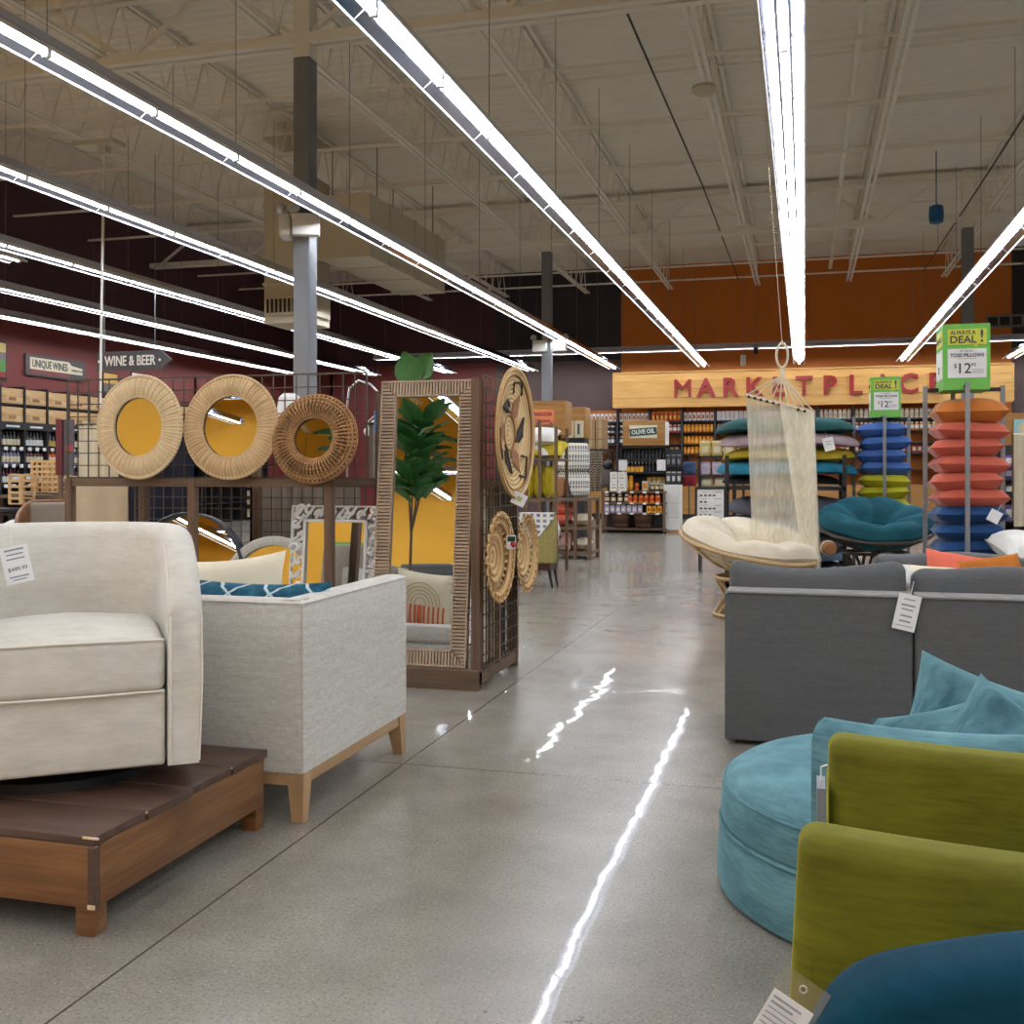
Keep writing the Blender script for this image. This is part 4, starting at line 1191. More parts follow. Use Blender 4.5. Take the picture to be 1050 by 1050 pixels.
# faceted pendant lamp and string-light bulbs seen over the grid
p = oY(297, 410, 7.6)
t = thing('table_lamp', 'white ribbed lampshade seen through the grid by the column', 'lamp', (p.x, 7.6, p.z - .12))
b = MB(); b.lathe([(.05, .17), (.085, .14), (.105, .02), (.105, -.02), (.10, -.02)], 10); b.build('lampshade', M['white'], t, 0)
b = MB(); b.lathe([(.06, -.9), (.06, -.88), (.012, -.86), (.012, .1)], 12, cap=True); b.build('lamp_stem', M['black'], t)
zf = -t.location.z
b = MB(); b.lathe([(.15, zf), (.15, zf + .03), (.04, zf + .05), (.04, -.93), (.14, -.92), (.14, -.9)], 20, cap=True); b.build('stand', M['brownpost'], t)
p = oY(382, 404, 7.8)
t = thing('arc_lamp', 'thin silver arc lamp with clear globes seen over the grid', 'lamp', (p.x, 7.8, p.z))
b = MB(); pts = [(-.22, 0, .02 - p.z), (-.22, 0, -.1), (-.2, 0, .05), (-.12, 0, .11), (-.02, 0, .08), (.06, 0, .0), (.10, 0, -.1)]
b.tube(pts, .009, 7); b.build('arc_arm', M['chrome'], t)
b = MB(); b.lathe([(.14, -p.z), (.14, .03 - p.z), (.02, .04 - p.z)], 18, cap=True, M=T(-.22, 0, 0)); b.build('lamp_base', M['black'], t)
for i, (x, z) in enumerate(((.10, -.15), (.02, -.24), (.12, -.28), (-.04, -.3))):
    b = MB(); b.lathe([(.001, .035), (.025, .025), (.035, 0), (.025, -.025), (.001, -.035)], 12, M=T(x, 0, z)); b.tube([(x, 0, z + .03), (x, 0, z + .08), (.10, 0, -.1)], .004, 5); b.build('globe', M['white'], t)
p = oY(386, 432, 7.0)
t = thing('hang_tag', 'bright blue hang tag strip beside the tall mirror', 'price tag', (p.x, 7.0, p.z)); b = MB(); b.box((0, 0, 0), (.035, .004, .15)); b.build('card', mat('blue_card', (64, 146, 210), .5, var=0), t, 0)
b = MB(); b.tube([(0, 0, .075), (0, .01, .17)], .003, 5); b.build('string', M['white'], t)
# fig leaf sprig above the tall mirror
M['leaf'] = mat('fig_leaf', (70, 128, 66), .45, var=.45, vs=9, bump=.1)
def leaf(b, base, dirv, L, Wd, up, curl=.25, nu=6):
    dirv = Vector(dirv).normalized(); up = Vector(up); sd = dirv.cross(up).normalized(); nr = sd.cross(dirv).normalized()
    def fn(u, v):
        w = Wd*math.sin(PI*min(1, u*.94 + .03))**.8*(1 + .25*math.sin(PI*u*1.0 + .9)); s_ = (v - .5)*2
        return tuple(Vector(base) + dirv*(u*L) + sd*(s_*w/2) + nr*(curl*L*(-u*u) + .12*Wd*abs(s_)))
    b.surf(fn, nu, 4)
def fig_tree(label, loc, h, seed, leaves=34, cat='plant', spread=.36, crown=.52):
    rnd = random.Random(seed); t = thing('fiddle_leaf_fig', label, cat, loc)
    b = MB(); b.lathe([(.10, 0), (.14, .02), (.155, .26), (.14, .26), (.13, .22), (.001, .22)], 24); b.build('pot', mat('dark_pot', (60, 58, 56), .6, var=.1), t)
    b = MB(); top = Vector((0, 0, h)); b.tube([(0, 0, .2), (.015, 0, h*.35), (0, .01, h*.52)], [.016, .014, .012], 7)
    for k in range(4):
        a = k*1.6; b.tube([(0, .01, h*.5), (.06*math.cos(a), .06*math.sin(a), h*.68), (.14*math.cos(a), .14*math.sin(a), h*.88)], [.011, .008, .005], 6)
    b.build('trunk', mat('fig_bark', (92, 70, 52), .8, var=.2), t)
    b = MB()
    for i in range(leaves):
        a = rnd.uniform(0, 6.28); z = h*(crown + (.98 - crown)*rnd.random()); r = rnd.uniform(.02, .10)
        el = rnd.uniform(.1, 1.6); L = rnd.uniform(.20, .30)
        leaf(b, (r*math.cos(a), r*math.sin(a), z), (math.cos(a), math.sin(a), el), L, L*.7, (0, 0, 1))
    b.build('leaves', M['leaf'], t, 60)
    return t
sp = oY(425, 378, 6.45)
t = thing('leaf_sprig', 'green fig leaf sprig rising above the top of the tall mirror', 'plant', (sp.x, 6.45, 1.87))
b = MB()
for (x, z, dx, dz, L) in ((0, .0, -.25, 1, .23), (.03, .05, .6, .9, .19), (-.02, .06, -.8, .55, .13), (.05, -.02, 1, .15, .14), (-.05, -.04, -1, .2, .12)):
    leaf(b, (x, 0, z - .05), (dx, -.25, dz), L, L*.75, (0, -1, .2), .1)
b.build('leaves', M['leaf'], t, 60)
b = MB(); b.tube([(0, .02, -1.86), (0, .01, -.6), (0, 0, .05)], .008, 6); b.build('stem', mat('sprig_stem', (92, 80, 56), .8, var=.1), t)

# ---- things beside the camera that the tall mirror shows
fig_tree('potted fiddle leaf fig whose crown shows in the tall mirror', (-3.33, 3.16, PZ), 2.15, 4, 72, crown=.62)
t = thing('lounge_chair', 'taupe barrel chair seen only in the tall mirror', 'armchair', (-3.95, 2.85, PZ), math.radians(30))
b = MB(); shell(b, .40, -.34, .10, .08, lambda s_, p: .82, n=20); b.build('barrel_back', M['ruggrey'], t, 50)
b = MB(); b.rbox((0, -.04, .34), (.58, .56, .2), .04, 3); b.build('seat_cushion', M['ruggrey'], t, 50)
b = MB(); b.lathe([(.25, 0), (.25, .09)], 24, cap=True); b.build('base', M['black'], t)
t = thing('lounge_chair', 'charcoal high backed chair seen only in the tall mirror', 'armchair', (-3.55, 1.6, 0), math.radians(12))
b = MB(); b.rbox((0, .3, .7), (.6, .16, 1.1), .04, 3); b.build('backrest', M['greyfab'], t, 50)
b = MB(); b.rbox((0, -.05, .36), (.6, .6, .2), .04, 3); b.build('seat', M['greyfab'], t, 50)
for x in (-.25, .25):
    for y in (-.3, .3): b = MB(); b.tube([(x, y, .3), (x, y, 0)], .02, 8); b.build('leg', M['black'], t)
# ================================================================ wine area on the left wall
M['shelfblack'] = mat('black_shelf', (30, 28, 32), .5, var=.1)
M['glassdark'] = mat('dark_bottle_glass', (26, 30, 24), .15, var=0)
M['glassred'] = mat('red_bottle_glass', (70, 18, 26), .15, var=0)
M['glassorange'] = mat('orange_bottle_glass', (208, 98, 30), .2, var=0)
M['glasslilac'] = mat('pale_bottle_glass', (120, 116, 150), .2, var=0)
M['labelcream'] = mat('cream_label', (216, 206, 180), .7, var=0)
M['labelwhite'] = mat('white_label', (226, 228, 232), .7, var=0)
M['labelgold'] = mat('gold_label', (190, 168, 96), .6, var=0)
wx = -14.15
ys0 = oX(0, 480, wx).y - .62
bay = .62; NB = 17
zs = {k: oX(0, v, wx).z for k, v in (('t', 395), ('m', 412.5), ('b', 430.5), ('s1', 458), ('s2', 476), ('s3', 497))}
t = thing('wine_shelving', 'long black wine shelving on the burgundy left wall topped with crates', 'shelf', (wx, ys0, 0))
b = MB()
for i in range(NB + 1): b.b2(-.40, .02, bay*i - .02, bay*i + .02, 0, zs['t'] + .02)
b.build('upright', M['shelfblack'], t, 0)
SHF = {}
for z in (zs['m'], zs['b'] - .02, zs['s1'], zs['s2'], zs['s3'], .5):
    b = MB(); b.b2(-.42, .0, 0, bay*NB, z - .03, z); SHF[z] = b.build('shelf', M['shelfblack'], t, 0)
b = MB(); b.b2(-.45, -.40, 0, bay*NB, 0, zs['t']); b.build('back_panel', M['shelfblack'], t, 0)
b = MB(); b.b2(-.0, .03, 0, bay*NB, zs['b'] - .16, zs['b'] - .03); hdb = b.build('header_board', M['shelfblack'], t, 0)
for i in range(0, NB, 1):
    b = MB(); b.b2(.03, .036, bay*i + .12, bay*(i+1) - .16, zs['b'] - .12, zs['b'] - .085); b.build('name_strip', M['labelwhite'], hdb, 0)
for i in range(5):
    for z in (zs['s1'], zs['s2'], zs['s3']):
        for q in range(3):
            b = MB(); y = bay*i + .1 + q*.2; b.b2(.0, .008, y, y + .09, z - .06, z + .005); b.build('price_strip', M['labelwhite'], SHF[z], 0)
crate = None
for r, (z0, z1) in enumerate(((zs['m'], zs['t']), (zs['b'] - .02, zs['m'] - .03))):
    for i in range(NB):
        lab = f'{ORD[i]} pine wine crate from the left, {["top","second"][r]} crate row of the wine shelving'
        loc = (wx - .19, ys0 + bay*(i + .5), z0)
        if crate is None:
            crate = thing('wine_crate', lab, 'crate', loc, 0, 'pine crates above the wine shelves')
            h = z1 - z0 - .035; b = MB(); L = bay/2 - .03
            b.b2(-.19, .19, -L, L, 0, .015); b.b2(.175, .19, -L, L, 0, h); b.b2(-.19, -.175, -L, L, 0, h); b.b2(-.19, .19, -L, -L + .015, 0, h); b.b2(-.19, .19, L - .015, L, 0, h)
            crx = b.build('crate_box', M['pine'], crate, 0)
            b = MB(); b.b2(.19, .196, -L, L, h*.48, h*.50); b.b2(.19, .194, -L*.3, L*.35, h*.2, h*.42); b.build('stamp', mat('crate_stamp', (170, 130, 84), .7, var=.3, vs=40), crx, 0)
        else: copy_tree(crate, loc, label=lab)
def bottle_mesh(gm, lm, h=.30):
    b = MB(); b.lathe([(.001, 0), (.037, 0), (.038, h*.6), (.03, h*.68), (.014, h*.76), (.014, h), (.001, h)], 10)
    b.m = 1; b.lathe([(.039, h*.14), (.039, h*.5)], 10); 
    return b
protos = {}
bk = 0
for i in range(5):
    for r, zk in enumerate(('s1', 's2', 's3')):
        kinds = [('dark', 'glassdark', ['labelgold', 'labelcream', 'labelwhite'][i % 3]), (['orange', 'pale', 'red'][i % 3], ['glassorange', 'glasslilac', 'glassred'][i % 3], 'labelcream'), ('red', 'glassred', 'labelwhite')][r]
        for q in range(6):
            key = kinds
            lab = f'{ORD[q]} {kinds[0]} bottle from the left, {["upper","middle","lower"][r]} wine shelf, {ORD[i]} bay'
            loc = (wx - .08, ys0 + bay*i + .075 + q*.094, zs[zk])
            if key not in protos:
                o = bottle_mesh(M[kinds[1]], M[kinds[2]]).build('wine_bottle', [M[kinds[1]], M[kinds[2]]], None, 40, loc); protos[key] = o
                tag(o, lab, 'bottle', 'wine bottles on the left wall shelves')
            else:
                o = protos[key].copy(); COL.objects.link(o); o.location = loc; o['label'] = lab
# signs and posters on the burgundy wall
SX = X0 + .06
a0 = oX(27, 388, SX); a1 = oX(88, 376, SX)
t = thing('wall_sign', 'grey wall sign reading UNIQUE WINES on the burgundy wall', 'sign', (X0, a0.y, oX(27, 384, SX).z))
w = a1.y - a0.y; h = oX(27, 362, SX).z - oX(27, 384, SX).z
b = MB(); b.b2(0, .05, 0, w, 0, h); b.build('board', mat('slate_board', (84, 78, 80), .6, var=.1), t, 0)
b = MB(); poly = [(.06*w, .30*h), (.06*w, .86*h), (.70*w, .86*h), (.75*w, .70*h), (.94*w, .62*h), (.94*w, .30*h)]
b.prism(poly, .05, .06, Matrix(((0, 0, 1, 0), (1, 0, 0, 0), (0, 1, 0, 0), (0, 0, 0, 1)))); b.build('bottle_shape', mat('cream_signpaint', (222, 214, 190), .6, var=.05), t, 0)
b = MB(); b.b2(.05, .058, .06*w, .72*w, .10*h, .30*h); b.build('red_band', mat('dull_red_signpaint', (132, 70, 66), .6, var=.05), t, 0)
text('UNIQUE WINES', h*.50, M['ink'], t, (.064, .385*w, .56*h), (PI/2, 0, PI/2), .004, fit=w*.58, bold=.004)
text('UNDER $10', h*.16, M['ink'], t, (.064, .84*w, .47*h), (PI/2, 0, PI/2), .003)
def poster(label, px0, px1, py0, py1, bands):
    a = oX(px0, py1, SX); c = oX(px1, py0, SX); y1 = oX(px1, 480, SX).y
    z0 = a.z; z1 = oX(px0, py0, SX).z
    t = thing('wall_poster', label, 'poster', (X0, a.y, z0)); w = y1 - a.y; h = z1 - z0
    b = MB(); b.b2(0, .03, 0, w, 0, h); b.build('frame', M['black'], t, 0)
    for nm, c_, s0, s1 in bands:
        b = MB(); b.b2(.03, .035, w*.04, w*.96, h*s0, h*s1); b.build(nm, mat(nm, c_, .6, var=.25, vs=3), t, 0)
poster('landscape wine poster at the photo left edge on the burgundy wall', -14, 8, 347, 388, [('sky_band', (228, 202, 130), .72, .96), ('hill_band', (128, 122, 132), .52, .72), ('vineyard_band', (96, 160, 84), .22, .52), ('caption_band', (176, 70, 66), .08, .22)])
poster('small yellow bottle poster on the burgundy wall above the leftmost wicker mirror', 107, 122, 381, 404, [('yellow_band', (222, 178, 90), .5, .95), ('grey_band', (110, 110, 104), .06, .5)])
poster('small white and orange poster beside the leftmost wicker mirror top', 136, 150, 381, 400, [('white_band', (224, 224, 226), .06, .95)])

# ---- hanging WINE & BEER arrow sign
a = oY(101, 381, 14.0); c = oY(166, 359, 14.0); e = oY(177, 370, 14.0)
t = thing('arrow_sign', 'hanging dark arrow sign reading WINE & BEER', 'sign', (a.x, 14.0, a.z)); w = c.x - a.x; h = c.z - a.z
b = MB(); b.prism([(0, 0), (w, 0), (e.x - a.x, h/2), (w, h), (0, h)], 0, .03, RD(90, 'X')); b.build('board', mat('arrow_slate', (70, 68, 72), .6, var=.1), t, 0)
text('WINE & BEER', h*.72, mat('white_lettering', (232, 230, 224), .5, var=0), t, (w*.52, -.034, h*.48), depth=.008, fit=w*.80, bold=.003)
b = MB()
for x in (.03*w, .985*w): b.lathe([(.001, 0), (.022, 0)], 10, M=T(x, -.034, h*.5) @ RD(90, 'X'))
b.build('bolt', M['white'], t, 0)
b = MB(); b.tube([(w*.1, -.01, h), (w*.1, -.01, 6.1 - a.z)], .006, 5); b.tube([(w*.9, -.01, h), (w*.9, -.01, 6.1 - a.z)], .006, 5); b.build('hanging_wire', M['steel'], t)

# ---- lattice wine racks on a side table
def lattice(label, px0, px1, py0, py1, Y, nx, nz):
    a = oY(px0, py1, Y); c = oY(px1, py0, Y); t = thing('wine_rack', label, 'wine rack', (a.x, Y, a.z), 0, 'wooden lattice racks'); w = c.x - a.x; h = c.z - a.z
    for yy in (0, .2):
        b = MB()
        for i in range(nx + 1): b.b2(w*i/nx - .013, w*i/nx + .013, yy - .01, yy + .01, 0, h)
        b.build('lattice_upright', M['pine'], t, 0)
        b = MB()
        for j in range(nz + 1): b.b2(0, w, yy - .012, yy + .006, h*j/nz - .012 + .012*(j == 0), h*j/nz + .012)
        b.build('lattice_bar', M['pine'], t, 0)
    b = MB()
    for i in range(nx + 1):
        for j in range(nz + 1): b.b2(w*i/nx - .008, w*i/nx + .008, 0, .2, h*j/nz - .006, h*j/nz + .006)
    b.build('cross_bar', M['pine'], t, 0); return t
LYY = 9.4
lattice('taller pine lattice wine rack on the table behind the cream chair', 33, 60, 473, 505, LYY, 5, 6)
lattice('smaller pine lattice wine rack at the left end of the table', 10, 21, 487, 517, LYY - .3, 1, 5)
a = oY(2, 507, LYY); c = oY(66, 507, LYY)
t = thing('side_table', 'brown side table under the pine wine racks', 'table', (a.x, LYY - .1, 0)); w = c.x - a.x
b = MB(); b.b2(0, w, 0, .5, a.z - .035, a.z - .003); b.build('tabletop', M['brownrail'], t, 0)
for x in (.03, w - .03):
    for y in (.03, .47): b = MB(); b.b2(x - .025, x + .025, y - .025, y + .025, 0, a.z - .035); b.build('leg', M['brownpost'], t, 0)
a = oY(0, 519, LYY - .35)
t = thing('side_table', 'low black table at the photo left edge', 'table', (a.x - .45, LYY - .5, 0)); b = MB(); b.b2(0, .72, 0, .4, a.z - .05, a.z - .02); b.build('tabletop', M['black'], t, 0)
for x in (.05, .66): b = MB(); b.b2(x - .02, x + .02, .05, .35, 0, a.z - .05); b.build('leg', M['black'], t, 0)
p = oY(9, 526, 8.5)
t = thing('cushion', 'white draped cushion at the photo left edge above the cream chair', 'cushion', (p.x, 8.5, p.z - .16)); b = MB(); b.M = RD(60, 'X') @ RD(30, 'Z'); b.pillow(.17, .17, .09, seed=31); b.build('cover', M['white'], t, 60)
b = MB(); b.b2(-.25, .25, -.2, .2, -p.z + .16, -.12); b.build('seat_block', M['greyfab'], t, 0)
# wooden shell chair behind
p = oY(42, 520, 7.6)
t = thing('shell_chair', 'curved wooden shell chair with grey back behind the cream chair', 'armchair', (p.x, 7.75, 0), math.radians(35))
b = MB(); shell(b, .30, -.25, .035, .25, lambda s_, q: .62 + .44*min(1, s_/.5)**.6 * .9, n=18, ns=5); b.build('wood_shell', M['pside'], t, 50)
b = MB(); b.rbox((0, .2, .78), (.42, .07, .42), .03, 3); b.build('back_pad', mat('stone_grey_fabric', (142, 132, 122), .9, var=.06), t, 50)
b = MB(); b.rbox((0, -.02, .42), (.52, .5, .1), .04, 3); b.build('seat_pad', M['rugbeige'], t, 50)
for x in (-.2, .2):
    for y in (-.2, .2): b = MB(); b.tube([(x, y, .38), (x*1.15, y*1.15, 0)], [.02, .012], 7); b.build('leg', M['walnut'], t)
# burgundy and grey divider panel
a = oY(57, 487, 9.0); c = oY(73, 430, 9.0); m_ = oY(63.5, 487, 9.0)
t = thing('divider_panel', 'upright burgundy and grey panel left of the wire grid', 'sign', (a.x, 9.0, 0))
b = MB(); b.b2(0, m_.x - a.x, 0, .05, a.z, c.z); b.build('burgundy_face', mat('burgundy_board', (96, 22, 34), .5, var=.1), t, 0)
b = MB(); b.b2(m_.x - a.x, c.x - a.x, .02, .05, a.z, c.z); b.build('grey_face', mat('slate_panel', (88, 86, 96), .6, var=.1), t, 0)
b = MB(); b.b2(m_.x - a.x + .03, c.x - a.x, .012, .02, a.z + .24, a.z + .30); b.build('red_sticker', mat('red_sticker', (186, 60, 62), .6, var=0), t, 0)
b = MB(); b.b2(.02, .06, .01, .045, 0, a.z); b.b2(-.1, .22, -.12, .18, 0, .03); b.build('stand_post', M['brownpost'], t, 0)

# ================================================================ shelves between the display and the far wall
# accent chair with a throw beyond the display
p = oZ(567, 603, 0.0); CY = p.y
x1 = oY(570, 560, CY).x
t = thing('fabric_chair', 'olive gold patterned chair seen from behind with dark tapered legs', 'armchair', (x1 - .62, CY - .05, 0))
GB = mat('gold_pattern_fabric', (170, 158, 96), .85, var=.3, vs=30)
zt, zb = oY(560, 527, CY).z, oY(560, 578, CY).z
b = MB(); b.rbox((.31, .06, (zt+zb)/2), (.62, .12, zt - zb), .03, 3); b.build('backrest', GB, t, 40)
b = MB(); b.rbox((.29, .20, zb + .12), (.54, .26, .22), .04, 3); b.build('seat', GB, t, 40)
b = MB(); b.b2(.0, .56, .02, .34, zb - .075, zb); b.build('base_rail', mat('dark_mahogany', (64, 34, 30), .4, var=.1), t, 0)
for x, s_ in ((.06, -.04), (.53, .05)):
    for y in (.05, .30): b = MB(); b.tube([(x, y, zb), (x + s_, y, 0)], [.022, .011], 8); b.build('leg', M['black'], t)
# throw draped diagonally over the chair back
M['throwblue'] = None
def throw_mat():
    k = NT('blue_tile_throw'); v = k.coord((1, 1, 1)); s_ = k.n('ShaderNodeSeparateXYZ'); k.l(v, s_.inputs[0])
    def chk(sock, st, th): return k.math('GREATER_THAN', k.math('ABSOLUTE', k.math('SUBTRACT', k.math('MODULO', k.math('ADD', sock, 20), st), st/2)), th)
    f = k.math('MAXIMUM', chk(s_.outputs[0], .075, .020), chk(s_.outputs[2], .06, .017))
    nz = k.ramp(k.noise(v, 40, 2), [(.4, (0, 0, 0)), (.6, (1, 1, 1))])
    c0 = k.mix(nz, lin((88, 98, 120)), lin((150, 158, 174)))
    k.bsdf(k.mix(f, c0, lin((232, 230, 226))), .9); return k.m
M['throwblue'] = throw_mat()
b = MB()
def thr(u, v):
    x = .22 + .39*u; top = zt + .012
    drop = (.52 - .46*u)*v
    return (x, -.012 - .008*math.sin(9*u), top - drop)
b.surf(thr, 14, 6); b.surf(lambda u, v: (.22 + .39*u, -.012 + .14*v, zt + .013), 14, 2)
o = b.build('throw_blanket', M['throwblue'], None, 60, (x1 - .62, CY - .05, 0)); tag(o, 'blue and white tile patterned throw draped over the gold chair back', 'throw')

# pillow rack and pouf shelf
M['mustard'] = velvet('mustard_velvet', (206, 184, 52), (166, 142, 24), .4)
M['poufpat'] = None
def pouf_mat():
    k = NT('black_white_pouf'); tc = k.n('ShaderNodeTexCoord'); s_ = k.n('ShaderNodeSeparateXYZ'); k.l(tc.outputs['Object'], s_.inputs[0])
    th = k.math('ARCTAN2', s_.outputs[1], s_.outputs[0])
    a = k.math('SINE', k.math('MULTIPLY', th, 36)); z = k.math('SINE', k.math('MULTIPLY', s_.outputs[2], 95)); z2 = k.math('SINE', k.math('MULTIPLY', s_.outputs[2], 42))
    f = k.math('MULTIPLY', k.math('GREATER_THAN', a, -.25), k.math('GREATER_THAN', z2, -.55)); f = k.math('MULTIPLY', f, k.math('GREATER_THAN', z, -.8))
    k.bsdf(k.mix(f, lin((222, 220, 212)), lin((112, 112, 112))), .9); return k.m
M['poufpat'] = pouf_mat()
RY = 15.0
x0, x1 = oY(570, 500, RY).x, oY(603, 500, RY).x; ztop = oY(585, 510, RY).z
t = thing('pouf_shelf', 'dark wood shelf unit holding the patterned poufs', 'shelf', (x0, RY, 0)); w = x1 - x0 + .06
for z in (ztop, ztop - .42, .12):
    b = MB(); b.b2(-.05, w, -.05, .62, z - .05, z - .005); b.build('shelf', M['brownrail'], t, 0)
for x in (-.03, w*.55, w - .03):
    for y in (-.03, .58):
        if x == w*.55 and y > 0: continue
        b = MB(); b.b2(x - .025, x + .025, y - .025, y + .025, 0, ztop - .05); b.build('post', M['brownpost'], t, 0)
def pouf(label, loc, r, h, m_=None):
    b = MB(); b.lathe([(.001, 0), (r*.85, 0), (r*.98, h*.12), (r, h*.3), (r, h*.7), (r*.97, h*.88), (r*.85, h*.98), (.001, h)], 28); o = b.build('pouf', m_ or M['poufpat'], None, 60, loc); return tag(o, label, 'pouf', 'patterned poufs')
pc_ = oY(588, 500, RY + .27)
pouf('lower black and white patterned pouf on the dark shelf', (pc_.x, RY + .27, ztop), .24, .38)
pouf('upper black and white patterned pouf, stacked on another pouf', (pc_.x - .01, RY + .27, ztop + .382), .25, .42)
pouf('small cinnamon round pouf standing in front of the patterned poufs', (oY(571, 500, RY - .05).x - .02, RY - .06 + .1, ztop), .12, .30, M['brownweave'])
t = thing('lantern', 'black lantern in front of the lower patterned pouf', 'lantern', (oY(581, 500, RY).x, RY + .04, ztop)); b = MB(); b.lathe([(.09, 0), (.09, .02), (.07, .05), (.04, .2), (.02, .24)], 4, cap=True); b.build('body', M['black'], t, 0)
b = MB(); b.tube([(-.03, 0, .23), (0, 0, .29), (.03, 0, .23)], .006, 5); b.build('handle', M['black'], t)
for i, (px, py, m_, nm) in enumerate(((578, 522, 'coral', 'coral'), (578, 534, 'coral', 'coral'), (597, 520, 'ivory', 'ivory'), (597, 548, 'ivory', 'ivory'))):
    zz = [ztop - .42 + .17, ztop - .42 + .01, ztop - .42 + .01, .13][i]
    o = pillow_thing('folded_pillow', ['upper coral pillow in the pouf shelf', 'lower coral pillow in the pouf shelf', 'ivory pillow on the middle tier of the pouf shelf', 'ivory pillow on the bottom tier of the pouf shelf'][i], (oY(px, py, RY + .2).x, RY + .24, zz + .08), .24, .5, .17, M[m_], (0, 0, 0), 'pillows in the pouf shelf', seed=40 + i, n=8)
t = thing('storage_box', 'pink storage box with black diamonds on the bottom shelf tier', 'box', (oY(577, 560, RY).x, RY + .05, .12)); b = MB(); b.rbox((0, .2, .14), (.22, .4, .27), .02, 2); b.build('box', mat('pink_board', (206, 160, 150), .8, var=.05), t)
b = MB()
for x, z in ((-.05, .19), (.05, .08), (-.06, .06), (.06, .2)): b.prism([(0, -.03), (.025, 0), (0, .03), (-.025, 0)], 0, .004, T(x, -.001, z) @ RD(90, 'X'))
b.build('diamond', M['ink'], t, 0)
# open rack with mustard pillows behind the basket
RY2 = 12.6
x0, x1 = oY(540, 500, RY2).x, oY(562, 500, RY2).x; zt2 = oY(555, 431, RY2).z
t = thing('pillow_rack', 'brown metal pillow rack behind the big palm basket', 'rack', (x0, RY2, 0)); w = x1 - x0
for x in (0, w*.62, w + .1):
    for y in (0, .6): b = MB(); b.b2(x - .018, x + .018, y - .018, y + .018, 0, zt2 if x < w else zt2 - .08); b.build('post', M['brownpost'], t, 0)
zz_ = [oY(555, 470, RY2).z, oY(555, 512, RY2).z, .35]
for z in zz_:
    b = MB(); b.b2(-.02, w + .12, -.02, .62, z - .03, z); b.build('shelf', M['brownrail'], t, 0)
for i, px in enumerate((541, 549, 558)):
    pillow_thing('toss_pillow', ['mustard pillow nearest the palm basket on the brown rack', 'mustard pillow in the middle of the brown rack', 'mustard pillow rightmost on the brown rack'][i], (oY(px, 498, RY2).x, RY2 + .30, zz_[1] + .215), .42, .42, .13, M['mustard'], (PI/2, 0, PI/2), 'mustard pillows on the brown rack', seed=50 + i, n=10)
for i, (px, m_, z) in enumerate(((546, 'ivory', 0), (558, 'mustard', 0), (550, 'ivory', 1))):
    pillow_thing('toss_pillow', ['white pillow on the upper tier of the brown rack', 'white and gold pillow at the right of the upper rack tier', 'white pillow piled topmost on the brown rack'][i], (oY(px, 450, RY2).x, RY2 + .27, zz_[0] + .11 + .17*z), .42, .42, .17, M['white' if i != 1 else 'mustard'], (math.radians(20), 0, 0), seed=60 + i, n=10)
for i, (px, m_) in enumerate(((548, 'greytop'), (556, 'white'))):
    pillow_thing('folded_throw', ['grey folded throw on the low tier of the brown rack', 'white folded throw on the low tier of the brown rack'][i], (oY(px, 525, RY2).x, RY2 + .2, .53 + .0), .3, .5, .34, M[m_], (0, 0, 0), seed=70 + i, n=8)

# big wooden aisle header boxes
def header(name, label, px0, px1, py0, py1, Y, dep, legs=True):
    a = oY(px0, py1, Y); c = oY(px1, py0, Y); t = thing(name, label, 'sign', (a.x, Y, a.z)); w = c.x - a.x; h = c.z - a.z
    b = MB(); b.rbox((w/2, dep/2, h/2), (w, dep, h), .015, 1); b.build('box', M['signwood'], t, 30)
    b = MB()
    for z in (.03, h - .03): b.b2(0, w, -.012, .0, z - .03, z + .03)
    for x in (.03, w - .03): b.b2(x - .03, x + .03, -.011, .0, .06, h - .06)
    b.build('frame', M['signwood'], t, 0)
    if legs:
        b = MB(); b.b2(w*.5 - .04, w*.5 + .04, dep/2 - .04, dep/2 + .04, -a.z, 0); b.build('support_post', M['black'], t, 0)
    return t, w, h
t, w, h = header('header_box', 'wooden aisle header box with an orange DINING ROOM panel', 528, 580, 410.5, 446, 17.0, .5)
a = oY(541, 436, 17.0) - Vector(t.location); c = oY(568.5, 420, 17.0) - Vector(t.location)
b = MB(); b.rbox(((c.x - .42 + c.x)/2, -.02, (a.z + c.z)/2), (c.x - a.x + .0 if False else .42, .025, c.z - a.z), .012, 2); opn = b.build('orange_panel', mat('orange_panel', (238, 136, 82), .6, var=.04), t, 30)
text('DINING ROOM', .085, mat('plum_ink', (110, 52, 90), .6, var=0), opn, (c.x - .21, -.036, c.z - .075), fit=.34, bold=.001)
text('Collections', .085, mat('plum_ink2', (80, 46, 110), .6, var=0), opn, (c.x - .21, -.036, a.z + .07), fit=.30)
t, w, h = header('header_box', 'plain wooden header box just right of the orange panel box', 576, 600, 417, 450, 19.0, .5)
b = MB()
t2 = thing('carton', 'pair of pale kraft sleeves standing under the plain header box', 'carton', oY(580, 449, 18.6)); 
for i in range(2):
    b = MB(); b.b2(i*.17, i*.17 + .14, 0, .1, 0, .31); b.build('sleeve_box', M['labelcream'], t2, 0)
    b = MB(); b.b2(i*.17 + .045, i*.17 + .09, -.004, 0, .06, .25); b.build('printed_mark', M['greyfab'], t2, 0)
b = MB(); b.b2(-.05, .36, -.05, .3, -t2.location.z, -.0); b.build('stand', M['black'], t2, 0)

